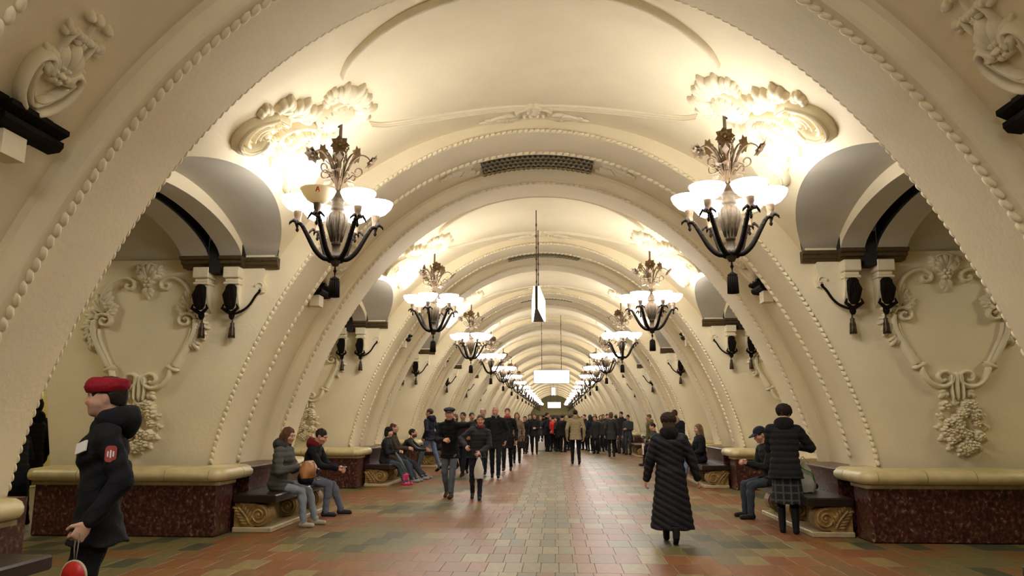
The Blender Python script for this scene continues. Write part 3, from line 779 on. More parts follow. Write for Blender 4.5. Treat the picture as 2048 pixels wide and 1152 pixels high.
# ------------------------------------------------------------------ chandeliers (origin: underside of the hub)
def chandelier_parts():
    d = {}
    mb = MB()
    mb.lathe([(0, 0), (.035, .005), (.055, .04), (.06, .085), (.075, .10), (.08, .125), (.05, .15), (.045, .22), (.052, .27), (.06, .275), (.058, .30), (.075, .40), (.105, .48), (.122, .56), (.118, .62), (.095, .68), (.07, .70), (.068, .715), (.09, .73), (.085, .75), (.075, .80), (.08, .83), (.105, .85), (.10, .865), (.06, .90), (.045, .96), (.04, 1.0), (0, 1.0)], 20)
    for j in range(10):      # gadroons on the urn
        a = 2 * PI * j / 10
        mb.tube([(.062 * math.cos(a), .062 * math.sin(a), .31), (.088 * math.cos(a), .088 * math.sin(a), .42), (.118 * math.cos(a), .118 * math.sin(a), .53), (.115 * math.cos(a), .115 * math.sin(a), .62), (.088 * math.cos(a), .088 * math.sin(a), .68)], [.008, .016, .022, .018, .008], 5)
    d['urn'] = mb.data('urn', M['urn'])
    mb = MB()
    mb.lathe([(.032, .95), (.03, 1.2), (.026, 1.36), (.05, 1.42), (.056, 1.47), (.03, 1.52), (.022, 1.60), (.02, 1.98), (.05, 2.0), (.09, 2.06)], 12)
    d['stem'] = mb.data('stem', M['brass'])
    mb = MB()
    pts = catmull([(.05, 0, .11), (.14, 0, .10), (.25, 0, .20), (.36, 0, .40), (.425, 0, .51), (.475, 0, .53)], 4)
    n = len(pts); mb.tube(pts, [.036 - .012 * i / (n - 1) for i in range(n)], 8)
    for i in range(3, n - 3, 2):
        p = pts[i]; mb.ell((p.x, 0, p.z), (.030, .036, .026), 6, 4)
    for s in (-1, 1): mb.tube([(.47, 0, .53), (.47 + .03, s * .06, .56), (.49, s * .10, .52), (.49, s * .115, .49)], [.02, .022, .015, .004], 6)
    mb.tube([(.47, 0, .53), (.53, 0, .56), (.565, 0, .53), (.575, 0, .50)], [.02, .022, .015, .004], 6)
    mb.lathe([(0, .43), (.012, .44), (.022, .46), (.010, .49), (.016, .505), (.008, .53)], 8, (.475, 0, -.02))
    d['arm'] = mb.data('arm', M['bronze_black'])
    mb = MB(); mb.lathe([(.02, .52), (.045, .53), (.04, .55), (.038, .60), (.046, .62), (.05, .67), (.062, .69), (.058, .70), (.0, .70)], 14, (.475, 0, 0)); d['bowl_holder'] = mb.data('bowl_holder', M['brass'])
    mb = MB(); mb.lathe([(0, .675), (.06, .68), (.13, .715), (.185, .775), (.21, .83), (.215, .85), (.205, .852)], 18, (.475, 0, 0)); mb.lathe([(.205, .852), (.12, .728), (0, .695)], 18, (.475, 0, 0), 1)
    d['bowl'] = mb.data('glass_bowl', [M['bowl'], M['bowl_in']]); d['bowl_off'] = mb.data('glass_bowl_unlit', [M['bowl_off'], M['bowl_off']])
    mb = MB(); mb.tube([(0, 0, .01), (0, 0, -.05), (0, 0, -.10), (0, 0, -.14)], [.008, .016, .008, .006], 6)
    mb.lathe([(.006, -.03), (.024, -.055), (.006, -.085)], 8); mb.lathe([(.01, -.12), (.035, -.14), (.06, -.155), (.055, -.175), (.056, -.19), (.06, -.36), (.055, -.385), (0, -.39)], 14)
    for j in range(14): a = 2 * PI * j / 14; mb.tube([(.055 * math.cos(a), .055 * math.sin(a), -.18), (.061 * math.cos(a), .061 * math.sin(a), -.385)], .008, 4)
    d['pendant'] = mb.data('pendant_tassel', M['bronze_black'])
    # flower sprays: slender stems, one open flower, one turned-away flower, curling tendrils and leaves
    def petal_flower(mb, c, ax, r, mi):
        ax = Vector(ax).normalized(); a = ax.orthogonal().normalized(); b = ax.cross(a); c = Vector(c)
        for ring, (rr_, dz, n) in enumerate(((1.0, .0, 7), (.6, .25, 6))):
            for j in range(n):
                w = 2 * PI * (j + .5 * ring) / n; e = a * math.cos(w) + b * math.sin(w); g = ax.cross(e)
                L = r * rr_
                mb.add([c, c + e * L * .55 + g * L * .38 + ax * L * (.3 + dz), c + e * L + ax * L * (.25 + dz), c + e * L * .55 - g * L * .38 + ax * L * (.3 + dz)], [(0, 1, 2, 3)], mi)
        mb.ell(c + ax * r * .18, (r * .2,) * 3, 6, 4, mi)
    def spray(kind):
        mb = MB()
        if kind == 0:
            pts = catmull([(.025, 0, .98), (.055, 0, 1.2), (.11, 0, 1.40), (.18, 0, 1.51), (.22, 0, 1.50)], 4)
            mb.tube(pts, [.019 - .010 * i / (len(pts) - 1) for i in range(len(pts))], 6)
            petal_flower(mb, (.21, 0, 1.51), (1, 0, .10), .125, 1)
        else:
            pts = catmull([(.02, 0, .98), (.08, 0, 1.18), (.18, 0, 1.36), (.29, 0, 1.43), (.37, 0, 1.40), (.40, 0, 1.36)], 4)
            mb.tube(pts, [.018 - .010 * i / (len(pts) - 1) for i in range(len(pts))], 6)
            petal_flower(mb, (.40, 0, 1.36), (.65, .1, -.6), .12, 0)
        # tendril curl and leaves
        cx, cz = .19 + .05 * kind, 1.22
        mb.tube([(.05 + .02 * kind, .01, 1.08)] + [(cx + .075 * (1 - .55 * t) * math.cos(-2.6 + 6 * t), .02, cz + .075 * (1 - .55 * t) * math.sin(-2.6 + 6 * t)) for t in [i / 14 for i in range(15)]], .0095, 5)
        for (x, z, dx, dz, s) in ((.08, 1.20, .09, .03, .06), (.11, 1.12, .12, -.04, .06), (.06, 1.34, .03, .13, .045), (.12, 1.32, .10, .10, .045)):
            mb.add([(x, 0, z), (x + dx * .5, s, z + dz * .5), (x + dx, 0, z + dz), (x + dx * .5, -s, z + dz * .5), (x + dx * .5, 0, z + dz * .5 + .012)], [(0, 1, 4), (1, 2, 4), (2, 3, 4), (3, 0, 4)], 0)
        mb.tube([(.03, -.02, 1.05), (.06, -.03, 1.25), (.085, -.03, 1.42), (.08, -.03, 1.52)], [.010, .008, .006, .003], 5)
        for i in range(3): mb.ell((.085 + .02 * (i - 1), -.03, 1.50 + .03 * i), (.014, .014, .024), 5, 4)
        return mb.data('flower_spray', [M['brass'], M['petal']])
    d['spray'] = [spray(0), spray(1)]
    mb = MB()
    for (p, q) in (((-.022, -.03), (0, .03)), ((.022, -.03), (0, .03)), ((-.012, -.006), (.012, -.006))): mb.tube([(p[0], 0, p[1]), (q[0], 0, q[1])], .0065, 5)
    d['mark'] = mb.data('letter_mark', M['redmark'])
    return d
CH = chandelier_parts()
HUB_Z = 3.48
for k in range(-1, NK):
    for sg in (-1, 1):
        side = 'left' if sg < 0 else 'right'
        if k <= 3:
            lab = 'bronze six-bowl chandelier with brass flowers, ' + {-1: 'above the camera on the %s' % side, 0: 'nearest in the %s row' % side, 1: 'second in the %s row' % side, 2: 'third in the %s row' % side, 3: 'fourth in the %s row' % side}[k]
        else: lab = 'bronze six-bowl chandelier, %s from the camera in the %s row' % (ORD[k], side)
        t = thing('chandelier', lab, 'chandelier', (sg * 2.43, yb(k), HUB_Z), math.radians(17 if sg < 0 else -13) + (0 if k == 0 else (k * 37 % 60 - 30) * PI / 180),
                  'chandeliers along the %s side' % side if k <= 3 else 'distant chandeliers along the %s side' % side)
        link('urn', CH['urn'], t); link('stem', CH['stem'], t)
        link('pendant_tassel', CH['pendant'], t)
        for i in range(6):
            a = i * PI / 3
            arm = link('arm', CH['arm'], t, (0, 0, 0), a)
            link('bowl_holder', CH['bowl_holder'], arm)
            off = (k == 0 and ((sg < 0 and i == 4) or (sg > 0 and i == 1)))
            b = link('glass_bowl', CH['bowl_off' if off else 'bowl'], t, (0, 0, 0), a)
            if off: b['label'] = 'unlit cream glass bowl'
            if off and sg < 0:
                m = link('letter_mark', CH['mark'], b, (.475 + .201 * math.cos(.52), .201 * math.sin(.52), .80)); m['label'] = 'small red letter A'
                m.rotation_euler = (math.radians(32), 0, PI / 2 + .52)
            if k < 7:
                link('flower_spray', CH['spray'][i % 2], t, (0, 0, 0), a + .5 + (.17 if i % 2 else 0))

# platform lamps beyond the passages (small ceiling fittings)
for k in (0, 1, 2):
    for sg in (-1, 1):
        t = thing('ceiling_lamp', 'round ceiling lamp over the %s platform beyond the %s passage' % ('left' if sg < 0 else 'right', ORD[k]), 'lamp', (sg * 10.0, yb(k), 5.30), 0, 'platform lamps on the %s' % ('left' if sg < 0 else 'right'))
        mb = MB(); mb.lathe([(0, -.22), (.16, -.20), (.26, -.10), (.28, 0), (0, 0)], 16); mb.build('glass_bowl', M['bowl'], t)
        mb = MB(); mb.lathe([(.30, -.02), (.30, .05), (.08, .10), (.08, .16)], 16); mb.build('ceiling_mount', M['brass'], t)
        L = bpy.data.lights.new('bulb_light', 'POINT'); L.energy = 90; L.color = (1.0, .93, .62); L.shadow_soft_size = .2
        o = bpy.data.objects.new('bulb_light', L); COL.objects.link(o); o.parent = t; o.location = (0, 0, -.45)

# ------------------------------------------------------------------ hanging lit signs
def hung(label, loc, rz, w, h, d, top, wedge=0.0):
    t = thing('hanging_sign', label, 'sign', loc, rz)
    mb = MB()
    if wedge:        # two lit faces opening away from the near end, dark spine between
        for s in (-1, 1):
            m2 = MB(); vs = [(s * .03, 0, 0), (s * (.03 + wedge), w, 0), (s * (.03 + wedge), w, h), (s * .03, 0, h)]
            m2.add(vs + [(x + s * .035, y, z) for x, y, z in vs], [(0, 1, 2, 3), (4, 5, 6, 7), (0, 1, 5, 4), (1, 2, 6, 5), (2, 3, 7, 6), (3, 0, 4, 7)], 0, False)
            m2.build('lit_panel', M['white_panel'], t)
        mb.add([(-.03, -.01, -.01), (.03, -.01, -.01), (.03 + wedge, w, -.01), (-.03 - wedge, w, -.01), (-.03, -.01, h), (.03, -.01, h), (.03 + wedge, w, h), (-.03 - wedge, w, h)], [(0, 1, 2, 3), (4, 5, 6, 7), (0, 1, 5, 4), (1, 2, 6, 5), (2, 3, 7, 6), (3, 0, 4, 7)], 0, False)
        mb.build('sign_body', M['bronze'], t)
        rods = [(0, .15), (0, w - .15)]
    else:
        mb.box((-w / 2, 0, 0), (w / 2, d, h), 0, None, .012); mb.build('sign_body', M['bronze'], t)
        for yy in (-.012, d): m2 = MB(); m2.box((-w / 2 + .02, yy, .02), (w / 2 - .02, yy + .012, h - .02), 0, None, .005); m2.build('lit_panel', M['white_panel'], t)
        rods = [(-w * .27, d / 2), (w * .27, d / 2)]
    for x, y in rods:
        r = MB(); r.tube([(x, y, h), (x, y, top - loc[2])], .012, 6)
        for q in range(6): r.ell((x, y, h + .12 + q * (top - loc[2] - h - .2) / 6), (.02, .02, .045), 6, 4)
        r.build('hanger_chain', M['bronze'], t)
    return t
hung('edge-on lit hanging sign on a long chain over the middle of the hall', (-.10, 16.0, 3.96), 0, 2.1, .50, .1, 6.2, .10)
hung('wide blank-looking lit sign facing the camera over the hall', (.13, 33.0, 3.17), 0, 1.58, .60, .14, 6.2)
hung('slim edge-on lit sign far down the hall', (.10, 74, 4.02), 0, 1.4, .72, .1, 6.2, .12)
hung('small lit sign above the far crowd at the end of the hall', (.15, 76, 2.78), 0, 1.32, .60, .14, 6.2)
# ------------------------------------------------------------------ people: signed-distance bodies meshed with surface nets
F32 = np.float32
class SDF:
    def __init__(s, lo, hi, h):
        s.h = h; s.lo = np.array(lo, F32); n = np.ceil((np.array(hi) - np.array(lo)) / h).astype(int) + 1
        s.ax = [s.lo[i] + h * np.arange(n[i], dtype=F32) for i in range(3)]
        s.D = np.full(tuple(n), 0.2, F32)
    def _sub(s, lo, hi):
        sl = []
        for i in range(3):
            a = int(np.clip(np.floor((lo[i] - s.lo[i]) / s.h), 0, len(s.ax[i]) - 1)); b = int(np.clip(np.ceil((hi[i] - s.lo[i]) / s.h) + 1, 1, len(s.ax[i])))
            if b <= a: return None
            sl.append(slice(a, b))
        return tuple(sl)
    def _pts(s, sl): return np.meshgrid(s.ax[0][sl[0]], s.ax[1][sl[1]], s.ax[2][sl[2]], indexing='ij')
    def _comb(s, sl, d, k, op):
        a = s.D[sl]
        if op == 'u':
            if k > 0:
                hh = np.clip(.5 + .5 * (a - d) / k, 0, 1); r = a + (d - a) * hh - k * hh * (1 - hh)
            else: r = np.minimum(a, d)
        else:
            d = -d
            if k > 0:
                hh = np.clip(.5 - .5 * (a - d) / k, 0, 1); r = a + (d - a) * hh + k * hh * (1 - hh)
            else: r = np.maximum(a, d)
        s.D[sl] = r.astype(F32)
    def cone(s, a, b, r1, r2, k=.02, op='u', fr=None, sc=(1, 1, 1)):
        # rounded cone; fr: 3x3 rows of a frame in which distances are stretched by sc
        a = np.array(a, F32); b = np.array(b, F32); m = max(r1, r2) * max(1, max(sc)) + k + 2.5 * s.h
        sl = s._sub(np.minimum(a, b) - m, np.maximum(a, b) + m)
        if sl is None: return
        X, Y, Z = s._pts(sl); X = X - a[0]; Y = Y - a[1]; Z = Z - a[2]; B = b - a
        if fr is not None:
            fr = np.array(fr, F32)
            q = [(fr[i][0] * X + fr[i][1] * Y + fr[i][2] * Z) / sc[i] for i in range(3)]; X, Y, Z = q
            B = np.array([fr[i] @ B / sc[i] for i in range(3)], F32)
        L2 = max(float(B @ B), 1e-9)
        t = np.clip((X * B[0] + Y * B[1] + Z * B[2]) / L2, 0, 1)
        d = np.sqrt((X - t * B[0]) ** 2 + (Y - t * B[1]) ** 2 + (Z - t * B[2]) ** 2) - (r1 + (r2 - r1) * t)
        s._comb(sl, d * min(sc), k, op)
    def ell(s, c, r, k=.02, op='u', fr=None):
        c = np.array(c, F32); m = max(r) + k + 2.5 * s.h; sl = s._sub(c - m, c + m)
        if sl is None: return
        X, Y, Z = s._pts(sl); X = X - c[0]; Y = Y - c[1]; Z = Z - c[2]
        if fr is not None:
            fr = np.array(fr, F32); X, Y, Z = [fr[i][0] * X + fr[i][1] * Y + fr[i][2] * Z for i in range(3)]
        k0 = np.sqrt((X / r[0]) ** 2 + (Y / r[1]) ** 2 + (Z / r[2]) ** 2); k1 = np.sqrt((X / r[0] ** 2) ** 2 + (Y / r[1] ** 2) ** 2 + (Z / r[2] ** 2) ** 2) + 1e-6
        s._comb(sl, k0 * (k0 - 1) / k1, k, op)
    def plane(s, p, n):        # keep the side the normal points away from
        p = np.array(p, F32); n = np.array(n, F32); X, Y, Z = s._pts((slice(None),) * 3)
        s.D = np.maximum(s.D, (X - p[0]) * n[0] + (Y - p[1]) * n[1] + (Z - p[2]) * n[2]).astype(F32)
    def warp(s, fn):
        X, Y, Z = s._pts((slice(None),) * 3); s.D = (s.D + fn(X, Y, Z)).astype(F32)
    def mesh(s):
        D = np.pad(s.D, 1, constant_values=.2); S = D < 0; lo = s.lo - s.h
        n = np.array(D.shape) - 1; cnt = np.zeros(n, np.int8); acc = np.zeros((*n, 3), F32); ne = np.zeros(n, F32)
        c = lambda A, i, j, k: A[i:n[0] + i, j:n[1] + j, k:n[2] + k]
        for ax in range(3):
            for u in (0, 1):
                for v in (0, 1):
                    o0 = [0, 0, 0]; o0[(ax + 1) % 3] = u; o0[(ax + 2) % 3] = v; o1 = list(o0); o1[ax] = 1
                    a, b = c(D, *o0), c(D, *o1); x = c(S, *o0) != c(S, *o1)
                    t = np.where(x, a / np.where(x, a - b, 1), 0)
                    for q in range(3): acc[..., q] += x * (o0[q] if q != ax else t)
                    ne += x
        ok = ne > 0; idx = -np.ones(n, np.int64); idx[ok] = np.arange(ok.sum())
        I = np.argwhere(ok).astype(F32); vs = lo + s.h * (I + acc[ok] / ne[ok][:, None])
        fs = []
        for ax in range(3):
            o = [slice(1, -1)] * 3; o[ax] = slice(0, -1); o2 = list(o); o2[ax] = slice(1, None)
            a = S[tuple(o)]; b = S[tuple(o2)]; x = np.argwhere(a != b); flip = a[a != b]
            x = x + 1; x[:, ax] -= 1
            u, v = (ax + 1) % 3, (ax + 2) % 3
            def cell(du, dv):
                y = x.copy(); y[:, u] -= du; y[:, v] -= dv; return idx[y[:, 0], y[:, 1], y[:, 2]]
            q = np.stack([cell(1, 1), cell(0, 1), cell(0, 0), cell(1, 0)], 1)
            q[~flip] = q[~flip][:, ::-1]; fs.append(q)
        return vs, np.concatenate(fs)

def net_data(name, parts, mat):
    V_ = []; F_ = []; o = 0
    for v, f in parts:
        if len(v) == 0: continue
        V_.append(v); F_.append(f + o); o += len(v)
    v = np.concatenate(V_); f = np.concatenate(F_)
    f = f[(f >= 0).all(1)]
    me = bpy.data.meshes.new(name); me.vertices.add(len(v)); me.vertices.foreach_set('co', v.astype(F32).ravel())
    me.loops.add(len(f) * 4); me.loops.foreach_set('vertex_index', f.ravel().astype(np.int32))
    me.polygons.add(len(f)); me.polygons.foreach_set('loop_start', np.arange(0, len(f) * 4, 4, dtype=np.int32))
    me.polygons.foreach_set('use_smooth', np.ones(len(f), bool)); me.update(calc_edges=True); me.validate()
    for m in (mat if isinstance(mat, (list, tuple)) else [mat]): me.materials.append(m)
    return me

def skinmat(col):
    key = ('skin', col)
    if key not in _cl:
        m = nmat('skin', col, 0.5, spec=.35); nt = m.node_tree; b = nt.nodes['Principled BSDF']
        at = nt.nodes.new('ShaderNodeAttribute'); at.attribute_name = 'tint'
        nt.links.new(at.outputs['Color'], b.inputs['Base Color']); _cl[key] = m
    return _cl[key]
v3 = lambda *a: np.array(a, F32)
def unit(v): return v / (np.linalg.norm(v) + 1e-9)
def rotm(yaw=0, pitch=0, roll=0):     # columns: right, forward, up of a head/torso frame; pitch>0 looks down
    return np.array((Matrix.Rotation(yaw, 3, 'Z') @ Matrix.Rotation(-pitch, 3, 'X') @ Matrix.Rotation(roll, 3, 'Y')), F32)
def ik(a, t, l1, l2, pole):
    d = t - a; L = np.linalg.norm(d); L2 = min(L, (l1 + l2) * .999); d = unit(d); t = a + d * L2
    c = (l1 * l1 + L2 * L2 - l2 * l2) / (2 * L2 + 1e-9); hgt = math.sqrt(max(l1 * l1 - c * c, 0))
    p = pole - d * (pole @ d)
    return a + d * c + unit(p) * hgt, t

def add_hand(w, d, palm, side, h, curl=.6, sc=1.0):
    # wrist w, finger direction d, palm normal, side +1 right / -1 left; five fingers with two bends each
    d = unit(d); palm = unit(palm - d * (palm @ d)); s = np.cross(d, palm) * side
    G = SDF(w - .17 * sc, w + .17 * sc, h)
    fr = np.stack([s, d, palm])
    k = .007 * sc
    G.cone(w - d * .03 * sc, w + d * .02 * sc, .026 * sc, .027 * sc, .01, fr=fr, sc=(1, 1, .75))
    G.ell(w + d * .055 * sc, (.040 * sc, .05 * sc, .017 * sc), .012 * sc, fr=fr)
    for i, (u, L) in enumerate(((.030, .068), (.010, .078), (-.011, .072), (-.031, .056))):
        a = w + d * .092 * sc + s * u * sc; q = curl * (1 + .08 * i)
        d1 = d * math.cos(q) + palm * math.sin(q); d2 = d * math.cos(2.1 * q) + palm * math.sin(2.1 * q); d3 = d * math.cos(2.9 * q) + palm * math.sin(2.9 * q)
        b = a + d1 * L * .48 * sc; c = b + d2 * L * .32 * sc; e = c + d3 * L * .24 * sc
        G.cone(w + d * .06 * sc + s * u * .8 * sc, a, .0095 * sc, .0098 * sc, k); G.cone(a, b, .0098 * sc, .0088 * sc, .003); G.cone(b, c, .0088 * sc, .0082 * sc, .003); G.cone(c, e, .0082 * sc, .007 * sc, .003)
    a = w + d * .028 * sc + s * .030 * sc; td = unit(s * .75 + d * .75 + palm * .35); b = a + td * .042 * sc; c = b + unit(d * .8 + palm * (.2 + .5 * curl) + s * .1) * .034 * sc
    G.cone(w + d * .02 * sc + s * .012 * sc, a, .015 * sc, .0135 * sc, k); G.cone(a, b, .0135 * sc, .0105 * sc, .004); G.cone(b, c, .0105 * sc, .008 * sc, .003)
    return G.mesh()

SKIN = {'fair': (.56, .33, .22), 'rosy': (.58, .30, .20), 'tan': (.42, .22, .13)}
HAIRC = {'dark': (.02, .014, .01), 'brown': (.075, .04, .02), 'auburn': (.10, .045, .02), 'blond': (.36, .24, .09), 'grey': (.25, .23, .2), 'lightbrown': (.17, .10, .05)}
def head_parts(N, Hd, h, female, tint_list, skin):
    # N neck base, Hd head centre, local frame Fm (columns right/forward/up)
    pass

def person(label, x, y, heading, H=1.85, lod=1, female=False, skin='fair', pose='stand', lean=0., side=0., twist=0., pelvis=None, feet=None, hands=None, poles=(None, None), head=(0, 0),
           top=(.02, .02, .025), hem=.80, toprough=.85, puff=0., hood=None, collar=None, flare=0., bottom=(.03, .03, .04), skirt=None, shoes=(.02, .015, .012), boots=0.,
           hair='dark', style='short', hat=None, hatc=(.01, .01, .012), scarf=None, group=None, gloves=(None, None), bulk=1.0, scz=1.0, extra=None, hsc=1.0, neck=0.0, armk=1.0):
    """Local frame: faces +y, right is +x. Sizes are in units of a 1.72 body, scaled to H (layout units)."""
    s = H / 1.72
    h = (.010, .0145, .022)[lod]; hh = (.0055, .0085, .014)[lod]
    rot = rotm(heading)
    root = thing('person', label, 'person', (x, y, 0), heading, group)
    sk = SKIN[skin]
    # --- skeleton (unscaled), torso frame
    seat = pose == 'sit'
    if pelvis is None: pelvis = (0, 0, .56) if seat else (0, 0, .93)
    P = v3(*pelvis)
    T = rotm(twist, lean, side)                    # columns
    rt, fw, up = T[:, 0], T[:, 1], T[:, 2]
    Wp = P + up * .17; C = P + up * .36; N = P + up * .545 + fw * .01
    shw = (.170 if female else .188) * bulk
    SH = [N - up * .085 - rt * shw, N - up * .085 + rt * shw]
    Hm = rotm(head[0] + twist, head[1]); hf, hr, hu = Hm[:, 1], Hm[:, 0], Hm[:, 2]
    hs = (1.0 if not female else .96) * hsc
    Hc = N + up * (.055 - neck) + hu * .095 * hs + hf * .012
    if feet is None:
        feet = {'stand': ((-.09, 0, 0), (.09, .03, 0)), 'walk': ((-.08, .26, .0), (.08, -.26, .03)), 'sit': ((-.11, .46, 0), (.11, .46, 0))}[pose]
    HJ = [P + v3(-.088, 0, -.02), P + v3(.088, 0, -.02)]
    AN = []; KN = []
    for i in (0, 1):
        f = v3(*feet[i]); an = f + v3(0, 0, .085)
        kn, an = ik(HJ[i], an, .425, .42, v3(0, 1, .15) if not seat else v3(0, .6, 1)); KN.append(kn); AN.append(an)
    if hands is None: hands = ('down', 'down')
    EL = []; WR = []; PALM = []; FD = []
    for i, sd in ((0, -1), (1, 1)):
        t = hands[i]
        if isinstance(t, str):
            t = {'down': SH[i] + v3(sd * .07, .03, -.52), 'swingf': SH[i] + v3(sd * .04, .22, -.46), 'swingb': SH[i] + v3(sd * .06, -.20, -.46), 'pocket': P + rt * sd * .2 + fw * .07 + up * .02,
                 'lap': P + v3(sd * .07, .30, .10), 'chest': C + fw * .24 + rt * sd * .06, 'belly': Wp + fw * .22 + rt * sd * .05 + up * .02, 'phone': C + fw * .26 + rt * sd * .04 - up * .10, 'knee': P + v3(sd * .08, .40, .09), 'fold': C + fw * .17 - rt * sd * .10 - up * .08}[t]
        else: t = v3(*t)
        pl = poles[i]
        pl = v3(*pl) if pl is not None else (-fw * .8 + rt * sd * .5 - up * .3)
        e, w = ik(SH[i], t, .285 * armk, .255 * armk, pl); EL.append(e); WR.append(w)
        FD.append(unit(w - e)); PALM.append(unit(-rt * sd * 1.0 + fw * .15) if (w - e)[2] < -.17 else unit(-up * .6 - rt * sd * .8))
    lo = lambda pts, m: np.min(np.stack(pts), 0) - m
    hi = lambda pts, m: np.max(np.stack(pts), 0) + m
    allp = [P, N, *SH, *EL, *WR, *KN, *AN, Hc]
    def fin(name, parts, mat, lab=None):
        me = net_data(name, parts, mat); me.transform(Matrix.Scale(s, 4))
        o = link(name, me, root)
        if lab: o['label'] = lab
        return o
    # --- body: head, neck, hands joined with a slim trunk and limbs under the clothes
    parts = []
    G = SDF(Hc - .19, Hc + .19, hh)
    q = lambda a, b, c: Hc + (hr * a + hf * b + hu * c) * hs
    fr = Hm.T
    G.ell(q(0, -.012, .032), (.074, .094, .088), .02, fr=fr); G.ell(q(0, .022, -.038), (.057, .070, .070), .03, fr=fr)
    G.cone(q(0, .075, -.088), q(0, .055, -.085), .020, .024, .02)                     # chin
    G.cone(q(-.035, .072, -.02), q(-.05, .03, -.03), .022, .02, .02); G.cone(q(.035, .072, -.02), q(.05, .03, -.03), .022, .02, .02)   # cheeks
    G.cone(q(-.045, .074, .036), q(.045, .074, .036), .013, .013, .014)               # brow
    for sx in (-1, 1): G.ell(q(sx * .032, .094, .014), (.018, .014, .012), .012, 'd', fr)
    for sx in (-1, 1): G.ell(q(sx * .031, .078, .014), (.0125, .0125, .0115), .003, fr=fr)   # eyeballs
    G.cone(q(0, .088, .022), q(0, .108, -.018), .008, .0125, .010); G.ell(q(0, .100, -.024), (.018, .013, .010), .008, fr=fr)  # nose
    G.cone(q(-.020, .086, -.052), q(.020, .086, -.052), .0085, .0085, .006); G.cone(q(-.014, .086, -.063), q(.014, .086, -.063), .008, .008, .005)
    for sx in (-1, 1): G.ell(q(sx * .076, -.008, .004), (.010, .020, .032), .006, fr=fr)
    G.cone(Hc - hu * .07 - hf * .025, N - up * .08 - fw * .005, .050 if female else .057, .062, .02)
    hv, hf_ = G.mesh(); parts.append((hv, hf_))
    for i, sd in ((0, -1), (1, 1)):
        if gloves[i] != 'hidden': parts.append(add_hand(WR[i] + FD[i] * .03, FD[i], PALM[i], sd, (.0055, .007, .010)[lod], extra.get('curl', .55) if extra else .55, 1.06 if not female else .92))
    nh = sum(len(p[0]) for p in parts)
    G = SDF(lo(allp, .16), hi(allp, .16), .024)
    G.cone(P, C, .085, .09, .03, fr=T.T, sc=(1.25, .8, 1)); G.cone(C, N - up * .05, .09, .05, .03, fr=T.T, sc=(1.25, .8, 1)); G.cone(SH[0], SH[1], .035, .035, .02)
    for i in (0, 1):
        G.cone(SH[i], EL[i], .034, .030); G.cone(EL[i], WR[i] + FD[i] * .03, .028, .026); G.cone(HJ[i], KN[i], .05, .042); G.cone(KN[i], AN[i], .038, .036)
    parts.append(G.mesh())
    b = fin('body', parts, skinmat(sk))
    me = b.data; co = np.empty(len(me.vertices) * 3, F32); me.vertices.foreach_get('co', co); co = co.reshape(-1, 3) / s
    col = np.tile(np.array([*sk, 1], F32), (len(co), 1)); L = (co - Hc) @ np.stack([hr, hf, hu], 1) / hs
    hd = np.zeros(len(co), bool); hd[:len(hv)] = True; X, Y, Z = L.T
    lips = hd & (np.abs(X) < .023) & (Y > .078) & (Z < -.046) & (Z > -.071); col[lips, :3] = np.array(sk) * (.95, .50, .50)
    brow = hd & (np.abs(X) > .012) & (np.abs(X) < .046) & (Y > .062) & (Z > .030) & (Z < .041); col[brow, :3] = np.array(HAIRC.get(hair, (.05, .03, .02))) * .8 + .01
    white = hd & (((np.abs(X) - .031) / .0135) ** 2 + ((Z - .014) / .0075) ** 2 < 1) & (Y > .07); col[white, :3] = (.55, .50, .45)
    iris = hd & (((np.abs(X) - .031) / .0068) ** 2 + ((Z - .014) / .0072) ** 2 < 1) & (Y > .07); col[iris, :3] = (.02, .015, .012)
    cheek = hd & (((np.abs(X) - .04) / .022) ** 2 + ((Z + .025) / .02) ** 2 < 1) & (Y > .04) & ~lips; col[cheek, :3] *= (1.05, .85, .82)
    if style == 'beard':
        bd = hd & (Z < -.035) & (Y > -.02) & ~lips & (Z > -.115); col[bd, :3] = (.10, .06, .04)
    a = me.color_attributes.new('tint', 'FLOAT_COLOR', 'POINT'); a.data.foreach_set('color', col.ravel())
    for i, sd in ((0, -1), (1, 1)):
        pass
    # --- top garment
    pts = [P, N, *SH, *EL, *WR]; hb = P[2] - hem
    if hem < .6 and not seat: pts = pts + [v3(P[0], P[1], hem)]
    G = SDF(lo(pts, .24), hi(pts, .24), h)
    tw = 1 + .07 * (bulk - 1) * 10
    f_ = T.T; kk = .03
    G.cone(P + up * .02, Wp, .128 * tw + puff, .122 * tw + puff, kk, fr=f_, sc=(1.22, .88, 1)); G.cone(Wp, C + up * .02, .122 * tw + puff, .138 * tw + puff, kk, fr=f_, sc=(1.22, .86, 1))
    G.cone(C + up * .05, N - up * .055, .125 * tw + puff, .075, kk, fr=f_, sc=(1.15, .85, 1))
    if female: G.ell(C + fw * .072 + up * .02, (.13, .06, .085), .06, fr=f_)
    G.cone(SH[0] + rt * .03, SH[1] - rt * .03, .060 + puff * .6, .060 + puff * .6, .04)
    for i in (0, 1): G.cone(N - up * .03, SH[i] + (N - SH[i]) * .25 + up * .0, .052, .05, .04)
    for i in (0, 1):
        G.cone(SH[i], EL[i], .064 + puff * .7, .056 + puff * .8, .03); G.cone(EL[i], WR[i] + FD[i] * .012, .055 + puff * .8, .043 + puff * .5, .02)
